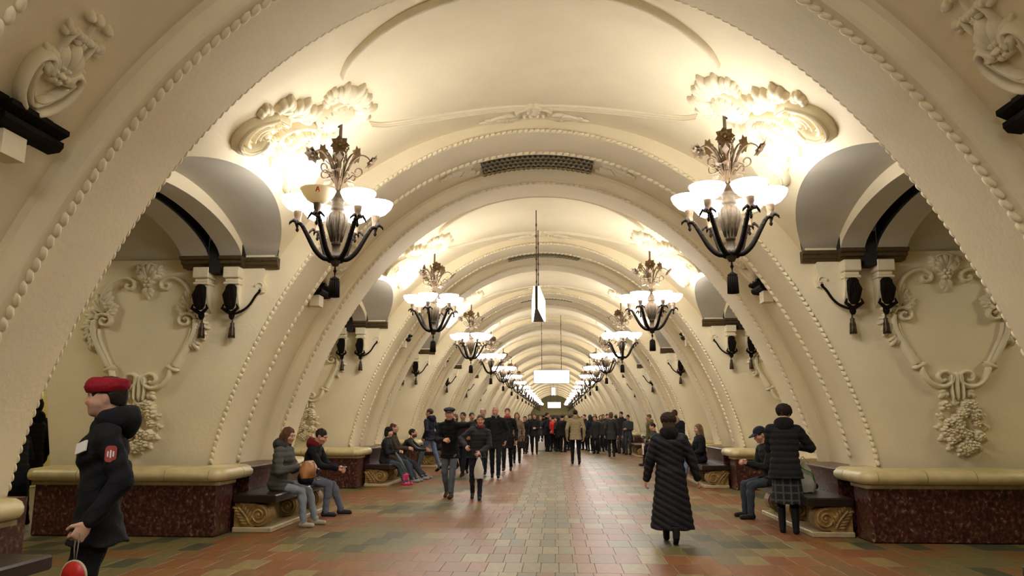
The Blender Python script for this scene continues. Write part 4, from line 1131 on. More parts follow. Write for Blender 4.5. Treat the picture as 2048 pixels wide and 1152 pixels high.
    if not seat:
        hz = v3(P[0], P[1] - .01, hem)
        fz = np.eye(3)
        if hem < P[2] - .02: G.cone(P, hz, .134 * tw + puff, .150 * tw + puff + flare + (.012 if pose == 'walk' and hem > .7 else 0), .03, fr=f_, sc=(1.22, .92, 1))
        if hem < .7:
            for i in (0, 1): G.cone(HJ[i], KN[i], .10, .09, .04)
        G.plane((0, 0, hem), (0, 0, -1))
    else:
        for i in (0, 1): G.cone(HJ[i], HJ[i] + (KN[i] - HJ[i]) * .35, .095, .085, .04)
        G.plane((0, 0, P[2] - .105), (0, 0, -1))
    ph = (x * 7.3 + y * 3.1) % 6.28
    if lod < 2:
        if puff > .005:
            G.warp(lambda X, Y, Z: -.009 * np.abs(np.sin(Z * (38 if hem > .5 else 34) + (X * 18 if hem < .5 else 0) + ph)) + .005)
        else:
            G.warp(lambda X, Y, Z: .0045 * np.sin(41 * Z + 17 * X + 13 * Y + ph) * np.sin(19 * X - 23 * Y + 9 * Z) + .0025 * np.sin(75 * Z + 40 * Y))
    gm = G.mesh(); fin('coat' if hem < .65 else 'jacket', [gm], cloth(top, toprough))
    # collar / hood / scarf
    c0 = N + up * .015
    def ring(rad, r, dz, tilt, name, c, gap=0, k=.02, flat=1.0):
        G = SDF(c0 - .26, c0 + .26, hh * 1.3)
        n = 14
        for i in range(n):
            a0, a1 = [gap + (2 * PI - 2 * gap) * j / n for j in (i, i + 1)]
            pt = lambda a: c0 + rt * rad * math.sin(a) + fw * (rad * .9 * math.cos(a) - .01) + up * (dz - tilt * math.cos(a))
            G.cone(pt(a0), pt(a1), r, r, k)
        if flat > 1: 
            for i in range(n):
                a0 = gap + (2 * PI - 2 * gap) * i / n; p = c0 + rt * rad * math.sin(a0) + fw * (rad * .9 * math.cos(a0) - .01) + up * (dz - tilt * math.cos(a0)); G.cone(p, p - up * .05 * flat, r, r * .9, k)
        if lod < 2: G.warp(lambda X, Y, Z: .004 * np.sin(60 * X + 47 * Y + 50 * Z))
        return fin(name, [G.mesh()], cloth(c, .9))
    if collar is not None: ring(.072, .024, .01, .025, 'collar', collar, .25, flat=1.2)
    if hood is not None:
        G = SDF(c0 - .3, c0 + .3, h)
        for i in range(9):
            a0 = 1.0 + (2 * PI - 2.0) * i / 8; k_ = .5 - .5 * math.cos(a0)
            G.ell(c0 + rt * .085 * math.sin(a0) + fw * (.085 * math.cos(a0) - .03) + up * (-.005 + .012 * k_), (.04 + .016 * k_, .04 + .016 * k_, .045 + .02 * k_), .03)
        G.ell(c0 - fw * .115 - up * .03, (.10, .05, .085), .04, fr=f_)
        if lod < 2: G.warp(lambda X, Y, Z: .005 * np.sin(45 * X + 20 * Z) * np.sin(38 * Y + 33 * Z))
        fin('hood', [G.mesh()], cloth(hood, .95))
    if scarf is not None: ring(.062, .026, .012, .02, 'scarf', scarf, 0, flat=1.6)
    # --- legs
    if skirt is not None:
        kz = skirt[0]; G = SDF(lo([P, *KN, *AN], .25), hi([P, *KN], .25), h)
        if seat:
            for i in (0, 1): G.cone(HJ[i], KN[i], .11, .10, .06)
        else: G.cone(P, v3(P[0], P[1] - .01, kz), .135, .185, .03, fr=f_, sc=(1.2, .9, 1)); G.plane((0, 0, kz), (0, 0, -1))
        G.warp(lambda X, Y, Z: .008 * np.sin(55 * X + 30 * Y))
        fin('skirt', [G.mesh()], skirt[1])
    G = SDF(lo([P, *KN, *AN], .17), hi([P, *KN, *AN], .17), h)
    wd = 1.0 if not female else .92
    G.ell(P - up * .01, (.155 * wd, .105, .11), .03, fr=f_)
    for i in (0, 1):
        G.cone(HJ[i], KN[i], .088 * wd, .062 * wd, .03); G.cone(KN[i], AN[i] + v3(0, 0, -.01), .062 * wd, .050 * wd, .02); G.ell(KN[i] + (AN[i] - KN[i]) * .3 - unit(np.cross(AN[i] - KN[i], rt)) * .012, (.052, .055, .10), .03)
    if lod < 2: G.warp(lambda X, Y, Z: .004 * np.sin(50 * Z + 25 * X + ph) * np.sin(31 * Y + 12 * X))
    G.plane((0, 0, .055 + min(f[2] for f in feet)), (0, 0, -1)) if not seat else None
    fin('trousers' if skirt is None else 'tights', [G.mesh()], cloth(bottom, .9))
    for i in (0, 1):
        f = v3(*feet[i]); an = AN[i]; dirn = unit(v3(f[0] * .15 if not seat else 0, 1, 0)); ft = AN[i] - v3(0, 0, .085)
        pitch = .55 if (pose == 'walk' and feet[i][1] < -.1) else 0
        if len(feet[i]) > 3: dirn = unit(v3(math.sin(feet[i][3]), math.cos(feet[i][3]), 0))
        up2 = v3(0, 0, 1); d2 = dirn * math.cos(pitch) - up2 * math.sin(pitch)
        heel = an - up2 * .055 - dirn * .03 * math.cos(pitch) + (up2 * .05 if pitch else 0); toe = heel + d2 * (.18 if not female else .165)
        G = SDF(lo([heel, toe, an], .14), hi([heel, toe, an + up2 * boots], .14), max(hh, .008))
        G.cone(heel, toe, .036, .036, .01); G.cone(heel + d2 * .04 + up2 * .012, toe - d2 * .02, .038, .030, .015); G.cone(an + up2 * (.02 + boots), heel + up2 * .01, .046 if not boots else .056, .040, .02)
        zb = min(heel[2], toe[2]) - .028
        if not pitch: G.plane((0, 0, zb), (0, 0, -1))
        G.plane(an + up2 * (.035 + boots), (0, 0, 1))
        fin('boot' if boots else 'shoe', [G.mesh()], cloth(shoes, .55))
    # --- hair, hats
    if hair and style != 'bald':
        G = SDF(Hc - .36 if style == 'long' else Hc - .2, Hc + .2, hh)
        G.ell(q(0, -.020, .038), (.082, .100, .093), .01, fr=fr)
        if style in ('long', 'bob'): G.ell(q(0, -.04, -.03), (.085, .075, .12), .03, fr=fr)
        if style == 'long':
            for sx in (-.05, 0, .05): G.cone(q(sx, -.065, -.02), q(sx * 1.15, -.085, -.26), .045, .03, .03)
            for sx in (-1, 1): G.cone(q(sx * .072, .02, .03), q(sx * .075, .03, -.16), .022, .016, .02)
        if style == 'bun': G.ell(q(0, -.12, .03), (.04, .04, .04), .015, fr=fr)
        if style == 'nape': G.ell(q(0, -.085, -.03), (.045, .035, .05), .03, fr=fr)
        if style == 'tail': G.cone(q(0, -.09, .02), q(.02, -.13, -.13), .03, .022, .02)
        fx = .060 if style in ('short', 'beard', 'bun', 'tail', 'thin', 'nape') else .064
        G.ell(q(0, .112, -.035), (fx + .004, .082, .108), .012, 'd', fr)            # face opening
        if style in ('short', 'beard', 'bun', 'thin', 'tail', 'nape'):
            G.ell(q(0, .03, -.13), (.11, .13, .10), .015, 'd', fr)
            for sx in (-1, 1): G.ell(q(sx * .085, .02, -.03), (.03, .05, .055), .01, 'd', fr)
        if style == 'thin': G.ell(q(0, .05, .14), (.07, .12, .06), .015, 'd', fr)
        G.warp(lambda X, Y, Z: .0035 * np.sin(95 * X + 40 * Z) * np.sin(80 * Y + 25 * Z + 30 * X))
        fin('hair', [G.mesh()], cloth(HAIRC[hair], .6))
    elif style == 'bald':
        G = SDF(Hc - .2, Hc + .2, hh); G.ell(q(0, -.022, .012), (.079, .094, .062), .01, fr=fr); G.ell(q(0, .06, .03), (.11, .09, .13), .015, 'd', fr); G.ell(q(0, .0, .11), (.12, .13, .06), .01, 'd', fr)
        for sx in (-1, 1): G.ell(q(sx * .085, .02, -.03), (.03, .05, .045), .01, 'd', fr)
        G.ell(q(0, .03, -.12), (.11, .13, .09), .015, 'd', fr)
        fin('hair', [G.mesh()], cloth(HAIRC['grey'], .7))
    if hat:
        G = SDF(Hc - .26, Hc + .26, hh)
        if hat == 'beret':       # stiff round cap worn low with a flat top and a band
            G.cone(q(0, -.008, .055), q(0, -.010, .075), .088, .094, .008, fr=fr, sc=(1, 1.14, .6)); G.cone(q(0, -.012, .085), q(0, -.016, .102), .098, .097, .012, fr=fr, sc=(1, 1.16, .55)); G.plane(q(0, -.016, .138), unit(hu * 1 - hf * .10))
            G.plane(q(0, 0, .042), -hu)
        elif hat == 'flatcap':
            G.ell(q(0, -.005, .088), (.118, .132, .048), .02, fr=fr); G.cone(q(0, .05, .072), q(0, .125, .058), .07, .05, .02, fr=fr, sc=(1, 1, .22)); G.ell(q(0, -.01, .07), (.086, .104, .045), .02, fr=fr); G.plane(q(0, 0, .040), -hu)
        elif hat == 'cap':
            G.ell(q(0, -.015, .062), (.087, .105, .080), .01, fr=fr); G.plane(q(0, 0, .045), -hu)
            for sx in (-.035, 0, .035): G.cone(q(sx, .075, .050), q(sx * .9, .165 - abs(sx) * .6, .036), .032, .030, .01, fr=fr, sc=(1, 1, .22))
        elif hat == 'furhat':
            G.ell(q(0, -.015, .055), (.112, .126, .098), .02, fr=fr); G.ell(q(0, .10, -.05), (.062, .085, .085), .02, 'd', fr)
            G.warp(lambda X, Y, Z: .007 * np.sin(110 * X + 30 * Z) * np.sin(100 * Y + 60 * Z))
        elif hat == 'furhood':
            G.ell(q(0, -.03, .02), (.115, .125, .135), .02, fr=fr); G.ell(q(0, .12, -.01), (.075, .10, .10), .02, 'd', fr); G.warp(lambda X, Y, Z: .008 * np.sin(90 * X + 60 * Z) * np.sin(90 * Y + 50 * Z))
        elif hat == 'knit':
            G.ell(q(0, -.015, .05), (.088, .106, .092), .01, fr=fr); G.plane(q(0, 0, .035), -hu)
        fin({'beret': 'beret', 'flatcap': 'flat_cap', 'cap': 'baseball_cap', 'furhat': 'fur_hat', 'furhood': 'fur_hood', 'knit': 'knit_cap'}[hat], [G.mesh()], cloth(hatc, .8))
    info = dict(root=root, s=s, WR=WR, FD=FD, Hc=Hc, C=C, T=T, SH=SH, EL=EL, P=P, N=N, Hm=Hm, KN=KN)
    info['world'] = lambda p: (rot @ (np.array(p, F32) * s)) + v3(x, y, 0)
    info['fin'] = fin; info['top'] = gm
    return info
# ------------------------------------------------------------------ the cast
LFT = -PI / 2; RGT = PI / 2          # seated on the left bench they face +x, on the right bench -x
BLK = (.008, .008, .010); NAVY = (.012, .014, .022); JEAN = (.15, .19, .26); JEAN2 = (.10, .12, .16); DJEAN = (.022, .025, .040)

def plaid():
    m = nmat('plaid_wool', (.02, .02, .022), .95); nt = m.node_tree; b = nt.nodes['Principled BSDF']
    tc = nt.nodes.new('ShaderNodeTexCoord'); outs = []
    for ax in ('X', 'Z'):
        w = nt.nodes.new('ShaderNodeTexWave'); w.bands_direction = ax; w.inputs['Scale'].default_value = 3.2; nt.links.new(tc.outputs['Object'], w.inputs['Vector'])
        r = nt.nodes.new('ShaderNodeMath'); r.operation = 'GREATER_THAN'; r.inputs[1].default_value = .88; nt.links.new(w.outputs['Fac'], r.inputs[0]); outs.append(r)
    mx = nt.nodes.new('ShaderNodeMath'); mx.operation = 'MAXIMUM'; nt.links.new(outs[0].outputs[0], mx.inputs[0]); nt.links.new(outs[1].outputs[0], mx.inputs[1])
    c = nt.nodes.new('ShaderNodeMix'); c.data_type = 'RGBA'; c.inputs[6].default_value = (.010, .010, .012, 1); c.inputs[7].default_value = (.055, .055, .055, 1)
    nt.links.new(mx.outputs[0], c.inputs[0]); nt.links.new(c.outputs[2], b.inputs['Base Color']); return m
PLAID = plaid()
def plate(root, name, s, c, ex, ey, n, w, h, t, mat, label=None, r=.25):
    # small rounded plate centred at c (local), axes ex, ey, normal n
    c, ex, ey, n = [Vector(tuple(float(q) for q in a)) for a in (c, unit(ex), unit(ey), unit(n))]
    mb = MB(); P = []
    for i in range(20):
        a = 2 * PI * i / 20; ca, sa = math.cos(a), math.sin(a); k = 2 / r
        P.append((math.copysign(abs(ca) ** (2 / max(2, k)), ca) * w / 2, math.copysign(abs(sa) ** (2 / max(2, k)), sa) * h / 2))
    vs = [c + ex * p + ey * q for p, q in P] + [c + ex * p + ey * q + n * t for p, q in P]
    mb.add([v * s for v in vs], [(i, (i + 1) % 20, 20 + (i + 1) % 20, 20 + i) for i in range(20)] + [tuple(range(20, 40)), tuple(range(19, -1, -1))], 0, False)
    o = mb.build(name, mat, root)
    if label: o['label'] = label
    return o
WHT = nmat('white_card', (.75, .72, .66), .5); REDM = nmat('red_enamel', (.50, .012, .010), .45); YEL = nmat('yellow_plastic', (.85, .55, .02), .5)

# 1 station attendant
g = person('station attendant in a red beret and black coat standing at the left', -2.40, 4.42, math.radians(126), 1.86, 0, True, 'fair', 'stand', lean=-.02, head=(-.22, .06),
           top=BLK, hem=.83, flare=.02, hood=(.010, .010, .012), bottom=BLK, shoes=BLK, boots=.12, hair='dark', style='nape', hat='beret', hatc=(.28, .008, .018), bulk=.96,
           hands=((-.225, .04, .985), (.21, -.06, .985)), poles=((-.3, -1, 0), None), armk=.86, extra=dict(curl=.95), hsc=.86, neck=.01)
T = g['T']; S_ = g['s']; H_ = g['Hm']
def snap(g, p):                     # nearest point of the garment and the outward direction there
    v = g['top'][0]; i = int(np.argmin(((v - p) ** 2).sum(1))); near = np.argsort(((v - v[i]) ** 2).sum(1))[:24]
    c = v[near].mean(0); _, _, vt = np.linalg.svd(v[near] - c); n = vt[2]
    return v[i], (n if n @ (v[i] - g['C'] * (1, 1, 0) - (0, 0, v[i][2])) > 0 else -n)
c, n = snap(g, g['C'] + T[:, 1] * .20 - T[:, 0] * .14 + T[:, 2] * .06)
ey = unit(v3(0, 0, 1) - n * n[2]); ex = np.cross(ey, n)
plate(g['root'], 'name_badge', S_, c + n * .004, ex * .95 + ey * .3, ey * .95 - ex * .3, n, .085, .060, .008, WHT, 'white name badge', .1)
c, n = snap(g, g['SH'][0] * .62 + g['EL'][0] * .38 + v3(-.1, .02, 0))
n = unit(n * (1, 1, 0)) if n[0] < 0 else v3(-1, 0, 0); ex = np.cross(v3(0, 0, 1), n)
plate(g['root'], 'arm_patch', S_, c - n * .004, ex, v3(0, 0, 1), n, .055, .085, .014, nmat('patch_red', (.35, .05, .04), .7), 'red arm patch with a pale emblem', .5)
for dx, hh_ in ((-.013, .03), (0, .042), (.013, .03)): plate(g['root'], 'patch_emblem', S_, c + n * .008 + ex * dx, ex, v3(0, 0, 1), n, .008, hh_, .005, WHT, None, .6)
plate(g['root'], 'cap_badge', S_, g['Hc'] + (H_[:, 1] * .110 - H_[:, 0] * .022 + H_[:, 2] * .082) * .83, H_[:, 0], H_[:, 2], H_[:, 1], .026, .034, .010, WHT, 'pale cap badge', .9)
w = g['world'](g['WR'][0] + g['FD'][0] * .10)
t = thing('signal_disc', 'round red hand signal disc hanging from the attendant\'s hand', 'signal disc', (float(w[0]), float(w[1]) - .01, float(w[2]) - .215), math.radians(-12))
mb = MB(); mb.lathe([(0, -.008), (.078, -.008), (.078, .008), (0, .008)], 36); d = mb.data('disc', REDM); d.transform(Matrix.Rotation(PI / 2, 4, 'X')); link('disc', d, t)
mb = MB(); mb.tube([(.082 * math.cos(2 * PI * i / 36), 0, .082 * math.sin(2 * PI * i / 36)) for i in range(37)], .007, 6); o = mb.build('rim', nmat('cream_rim', (.5, .42, .25), .5), t)
mb = MB(); mb.tube([(-.006, 0, .08), (-.014, 0, .15), (-.008, 0, .225), (.004, 0, .24), (.012, 0, .225), (.010, 0, .15), (.004, 0, .08)], .0035, 5); mb.build('strap', nmat('grey_cord', (.25, .22, .18), .6), t)

# 2 woman in the long quilted coat
person('woman in a long quilted black coat walking away on the right', 1.82, 10.45, math.radians(-4), 1.66, 0, True, 'rosy', 'walk', lean=.04, feet=((-.07, .22, .0), (.03, -.22, .02)),
       hands=((-.34, .06, .80), (.42, .04, .74)), poles=((-1, -.6, 0), (1, -.3, .1)), head=(0, .12), top=(.010, .008, .012), toprough=.55, puff=.022, hem=.19, flare=.065, hood=(.012, .009, .012), bottom=BLK, shoes=BLK, boots=.1,
       hair='brown', style='bob', hat='furhat', hatc=(.035, .018, .012), bulk=1.08, gloves=(None, None))

# 3-4 couple
c1 = person('man in a black flat cap and blue jeans with an arm around a woman', -1.95, 16.15, math.radians(172), 1.83, 0, False, 'rosy', 'walk', lean=.03, side=.03, head=(.25, .12), feet=((-.09, .22, 0), (.09, -.14, .04)),
            hands=((.40, .14, 1.30), (.17, .26, 1.07)) if False else ((-.46, .14, 1.26), (.06, .30, 1.12)), poles=((-1, -.4, .2), (.8, -.6, -.4)), top=BLK, hem=.76, collar=BLK, bottom=(.12, .14, .17), shoes=(.06, .025, .012), hair='grey', style='short', hat='flatcap', hatc=BLK, bulk=1.06)
c2 = person('laughing woman in a grey jacket and red scarf carrying a white plastic bag', -1.36, 15.9, math.radians(182), 1.70, 0, True, 'rosy', 'walk', lean=.10, side=-.14, head=(-.05, .10), feet=((-.08, .20, 0), (.09, -.16, .03)),
            hands=((-.12, .30, .98), (.22, .24, 1.10)), poles=((-.8, -.6, -.3), (1, -.5, -.3)), top=(.035, .036, .040), puff=.012, hem=.84, scarf=(.28, .012, .02), collar=(.04, .04, .045), bottom=DJEAN, shoes=(.02, .025, .028), hair='brown', style='tail', bulk=1.0)
def plastic_bag(name, label, loc, w, h, col, cat='bag', cross=True, dz=0.0):
    t = thing(name, label, cat, loc)
    mb = MB(); prof = []
    n = 16; rows = []
    for i in range(9):
        q = i / 8; z = -h * q; ww = w * (.18 + .82 * math.sin(min(1, q * 1.25) * PI / 2)) * (1 - .25 * max(0, q - .8) * 5 * .6)
        rows.append([(ww / 2 * math.cos(2 * PI * j / n) * (1 + .08 * math.sin(3 * j + 2 * i)), ww * .30 * math.sin(2 * PI * j / n) * (1 + .1 * math.sin(5 * j + i)), z + .01 * math.sin(4 * j)) for j in range(n + 1)])
    mb.grid(rows); mb.add(rows[-1][:-1], [tuple(range(n))]); mb.build('bag_body', nmat('bag_film', col, .35), t)
    mb = MB()
    for s in (-1, 1): mb.tube([(s * .05 * w / .2, 0, -.02), (s * .03, 0, .05), (0, 0, .085)], .011, 6, flat=.5)
    mb.build('handle', nmat('bag_film', col, .35), t)
    return t
w = c2['world'](c2['WR'][0] + c2['FD'][0] * .09)
plastic_bag('plastic_bag', 'white plastic bag swinging from the laughing woman\'s hand', (float(w[0]) + .01, float(w[1]) - .03, float(w[2]) - .07), .20, .42, (.72, .68, .62))
# 5-8 walkers behind the couple
person('tall bald man in a dark overcoat walking behind the couple', -1.42, 21.6, math.radians(183), 1.96, 1, False, 'rosy', 'walk', head=(-.2, .1), top=(.010, .011, .016), hem=.70, collar=(.01, .01, .014), scarf=(.20, .21, .24), bottom=NAVY, shoes=BLK, style='bald', hands=((-.26, .02, .92), (.24, .20, .95)), bulk=1.1)
person('white-haired man following behind the bald man\'s shoulder', -1.90, 22.9, math.radians(180), 1.92, 1, False, 'rosy', 'walk', top=(.012, .012, .014), hem=.75, bottom=NAVY, hair='grey', style='thin', shoes=BLK, bulk=1.05)
person('man in a black overcoat with a red tie walking towards the camera', -1.27, 24.6, math.radians(178), 1.95, 1, False, 'rosy', 'walk', head=(.1, .05), feet=((-.08, -.24, .03), (.08, .26, 0)), top=(.010, .010, .012), hem=.62, scarf=(.30, .03, .03), bottom=BLK, shoes=(.05, .02, .012), hair='brown', style='short')
person('woman in a beige coat with brown hair and a black handbag', -1.18, 28.8, math.radians(185), 1.86, 1, True, 'fair', 'walk', top=(.22, .15, .10), hem=.60, bottom=BLK, shoes=BLK, boots=.25, hair='auburn', style='long', hands=('down', (.22, .2, 1.08)))
mbh = thing('handbag', 'black handbag carried low by the woman in the beige coat', 'bag', (-.98, 28.6, .72), 0)
mb = MB(); mb.box((-.17, -.07, -.16), (.17, .07, .10), 0, None, .03); mb.build('bag_body', cloth(BLK, .5), mbh)
mb = MB(); mb.tube(catmull([(-.12, 0, .10), (-.09, 0, .24), (0, 0, .30), (.09, 0, .24), (.12, 0, .10)], 3), .012, 6); mb.build('handle', cloth(BLK, .5), mbh)
person('dark-haired man just behind the flat-capped man\'s shoulder', -2.42, 22.2, math.radians(170), 1.80, 1, False, 'tan', 'walk', top=(.03, .012, .012), hem=.8, bottom=NAVY, hair='dark')
person('man in black half hidden between the couple and the bald man', -2.30, 23.4, math.radians(200), 1.80, 1, False, 'rosy', 'walk', top=BLK, hem=.8, bottom=BLK, hair='dark')
# 9 man in jeans at left
person('man in a dark hooded jacket and blue jeans striding towards the left wall', -3.72, 24.2, math.radians(62), 1.93, 1, False, 'rosy', 'walk', head=(.35, .1), top=(.016, .018, .028), hem=.86, hood=(.016, .018, .028), bottom=(.13, .17, .27), shoes=BLK, hair='brown', style='short', hands=('pocket', 'pocket'), feet=((-.10, .34, 0), (.10, -.30, .02)))
# 10 beige jacket man
person('man in a beige jacket and black trousers walking away down the middle', 1.02, 28.5, math.radians(3), 1.95, 1, False, 'rosy', 'walk', feet=((-.10, .16, 0), (.10, -.16, .02)), top=(.36, .29, .16), hem=.78, collar=(.32, .25, .14), bottom=BLK, shoes=BLK, hair='dark', style='short', bulk=1.12, hands=((-.28, 0, .88), (.27, .02, .88)))

# 11 seated girl, grey hoodie
s1 = person('girl in a grey hoodie and pale jeans sitting on the near left bench', -4.02, 11.72, LFT - .12, 1.82, 0, True, 'fair', 'sit', lean=.16, pelvis=(0, 0, .61), head=(-.15, .30), feet=((-.26, .50, 0), (.05, .46, 0)),
            hands=((-.05, .36, .86), (.10, .34, .84)), top=(.085, .083, .070), hood=(.05, .05, .045), puff=.006, bottom=(.24, .27, .30), shoes=(.38, .34, .26), hair='auburn', style='long', bulk=.98)
w = s1['world'](v3(-.02, .47, .80))
t = thing('shoulder_bag', 'tan leather bag held on the lap of the girl in grey', 'bag', (float(w[0]), float(w[1]), float(w[2])), LFT - .12)
mb = MB(); rows = []
for i in range(9):
    q = i / 8; z = -.12 + .25 * q; ww = .36 * (1 - .35 * q * q); dd = .15 * math.sin(PI * (.18 + .72 * q))
    rows.append([(ww / 2 * math.copysign(abs(math.cos(2 * PI * j / 18)) ** .7, math.cos(2 * PI * j / 18)), dd * math.copysign(abs(math.sin(2 * PI * j / 18)) ** .8, math.sin(2 * PI * j / 18)) * .8, z + .006 * math.sin(3 * j)) for j in range(19)])
mb.grid(rows); mb.add(rows[0][:-1], [tuple(range(18))]); mb.add(rows[-1][:-1], [tuple(range(18))]); mb.build('bag_body', nmat('tan_leather', (.42, .18, .045), .45, var=.3, scale=10), t)
mb = MB(); mb.box((-.13, -.14, -.06), (-.02, .14, .02), 0, None, .02); o = mb.build('dark_panel', cloth(BLK, .5), t); 
mb = MB(); mb.tube(catmull([(-.10, .0, .12), (.02, .10, .10), (.10, .15, -.02), (.06, .16, -.14), (-.08, .15, -.15)], 4), .009, 6); mb.build('strap', nmat('strap_leather', (.25, .09, .03), .5), t)
# 12 seated boy
s2 = person('young man in a black jacket and red hood looking down on the near left bench', -3.98, 13.0, LFT - .05, 1.80, 0, False, 'rosy', 'sit', lean=.30, pelvis=(0, -.02, .61), head=(-.1, .45), feet=((-.30, .50, 0), (.06, .36, 0)),
            hands=((-.06, .50, .76), (.05, .50, .76)), top=BLK, hood=(.17, .012, .014), bottom=(.14, .16, .20), shoes=(.03, .03, .032), hair='dark', style='short')
w = s2['world'](v3(0, .60, .775))
def phone(label, w, rz=0, col=(.6, .6, .62)):
    t = thing('phone', label, 'phone', (float(w[0]), float(w[1]), float(w[2])), rz)
    mb = MB(); mb.box((-.035, -.065, -.006), (.035, .065, .006), 0, None, .004); mb.build('phone_body', nmat('phone_shell', col, .3), t)
    mb = MB(); mb.box((-.030, -.055, .006), (.030, .055, .0075)); mb.build('screen', nmat('screen_glass', (.03, .03, .035), .1), t)
phone('pale phone in the hands of the young man in the red hood', w, LFT)
# 13-15 seated three, second left bench
person('girl with black hood and pink boots seated on the second left bench', -4.06, 19.25, LFT - .1, 1.74, 1, True, 'fair', 'sit', lean=.12, pelvis=(0, 0, .60), head=(-.1, .15), feet=((-.06, .58, 0), (.08, .56, 0)), hands=((-.05, .36, .80), (.06, .36, .80)),
       top=(.018, .018, .018), bottom=(.07, .09, .12), shoes=(.75, .06, .20), boots=.14, hair='dark', style='bob', hat='knit', hatc=BLK)
u_ = thing('umbrella', 'closed grey umbrella leaning against the knees of the girl in pink boots', 'umbrella', (-3.62, 19.02, .0), 0)
mb = MB(); mb.tube([(.22, .02, .30), (.02, 0, .62), (-.10, 0, .80)], [.010, .035, .018], 10); mb.build('canopy', cloth((.16, .17, .16), .6), u_)
mb = MB(); mb.tube([(.30, .03, .02), (.22, .02, .30)], .007, 6); mb.build('tip', cloth(BLK, .4), u_); mb = MB(); mb.tube([(-.10, 0, .80), (-.16, 0, .90), (-.19, 0, .93), (-.21, 0, .90)], .012, 6); mb.build('handle', cloth(BLK, .4), u_)
person('balding man in a brown jacket seated beside the pink boots girl', -4.08, 20.05, LFT, 1.86, 1, False, 'rosy', 'sit', lean=.10, pelvis=(0, 0, .60), head=(-.2, .05), feet=((-.16, .62, 0), (.10, .58, 0)), hands=((-.08, .42, .80), (.08, .42, .80)),
       top=(.055, .038, .022), collar=(.02, .018, .018), bottom=(.05, .06, .085), shoes=(.25, .25, .24), hair='brown', style='thin', bulk=1.08)
person('bearded man in dark leather bending forward on the second left bench', -4.0, 21.05, LFT, 1.80, 1, False, 'rosy', 'sit', lean=.62, pelvis=(0, -.04, .60), head=(-.1, -.15), feet=((-.14, .66, 0), (.14, .60, 0)), hands=((-.08, .64, .78), (.08, .64, .76)),
       top=(.020, .018, .015), toprough=.45, bottom=(.04, .045, .06), shoes=(.30, .30, .26), hair='dark', style='beard')
person('person in black seated in shade beyond the striding man', -4.02, 27.4, LFT + .1, 1.84, 1, False, 'rosy', 'sit', lean=.1, pelvis=(0, 0, .60), top=BLK, bottom=BLK, hair='dark', style='bob', hands=('knee', 'knee'))
plastic_bag('shopping_bag', 'yellow shopping bag beside the striding man in jeans', (-3.22, 24.9, 1.12), .30, .42, (.85, .52, .02))
person('passer-by holding the yellow shopping bag behind the flat-capped man', -3.02, 25.0, math.radians(150), 1.78, 1, True, 'rosy', 'walk', top=BLK, hem=.7, bottom=BLK, shoes=BLK, hair='brown', style='bob', hands=(( -.1, .2, .98), (.20, .05, 1.12)))

# 17 woman with hooded puffer standing right, book
h1 = person('woman in a black fur-collared coat and plaid skirt reading by the near right bench', 3.62, 11.42, math.radians(-14), 1.80, 0, True, 'fair', 'stand', lean=.10, side=.03, head=(-.35, .30), feet=((-.08, .06, 0), (.09, -.03, 0)),
            hands=((.02, .33, 1.17), (.17, .30, 1.15)), poles=((-1, -.5, -.4), (1, -.5, -.5)), top=(.012, .012, .013), puff=.016, hem=.74, flare=.02, hood=(.010, .009, .009), skirt=(.40, PLAID), bottom=BLK, shoes=BLK, boots=.22, hair='brown', style='short', hat='furhat', hatc=(.022, .013, .010), bulk=1.10)
w = h1['world'](h1['WR'][1] + h1['FD'][1] * .13 + v3(.03, .03, .05))
t = thing('book', 'open purple and blue book in the hands of the standing woman', 'book', (float(w[0]), float(w[1]), float(w[2])), math.radians(20))
for s, c in ((-1, (.30, .06, .22)), (1, (.06, .08, .30))):
    mb = MB(); mb.box((0, -.09, -.006), (s * .12, .09, .006)) if s > 0 else mb.box((-.12, -.09, -.006), (0, .09, .006))
    d = mb.data('cover', nmat('cover', c, .5)); d.transform(Matrix.Rotation(-s * .5, 4, 'Y')); d.transform(Matrix.Rotation(.9, 4, 'X')); link('cover', d, t)
    mb = MB(); mb.box((0, -.085, .006), (s * .115, .085, .018)) if s > 0 else mb.box((-.115, -.085, .006), (0, .085, .018))
    d = mb.data('pages', WHT); d.transform(Matrix.Rotation(-s * .5, 4, 'Y')); d.transform(Matrix.Rotation(.9, 4, 'X')); link('pages', d, t)
pb = plastic_bag('plastic_bag', 'white and green plastic bag standing on the near right bench', (3.98, 11.75, .98), .34, .43, (.55, .55, .46))
mb = MB(); mb.tube(catmull([(-.10, -.085, -.02), (-.02, -.11, -.10), (.10, -.09, -.16), (.14, -.03, -.30)], 4), .022, 6, flat=.4); o = mb.build('green_print', nmat('green_print', (.05, .22, .04), .5), pb); o['label'] = 'green band'
t = thing('folded_jacket', 'dark folded jacket lying on the near right bench', 'jacket', (4.05, 12.25, .538), .2)
G = SDF((-.3, -.3, -.03), (.3, .3, .25), .014); G.ell((0, 0, .06), (.22, .20, .065), .03); G.ell((.03, .08, .10), (.15, .12, .06), .03); G.cone((-.2, -.1, .05), (.2, -.14, .06), .05, .05, .03); G.warp(lambda X, Y, Z: .01 * np.sin(28 * X + 15 * Y) * np.sin(24 * Y + 9)); G.plane((0, 0, 0), (0, 0, -1))
link('cloth_folds', net_data('cloth_folds', [G.mesh()], cloth((.03, .022, .028), .9)), t)
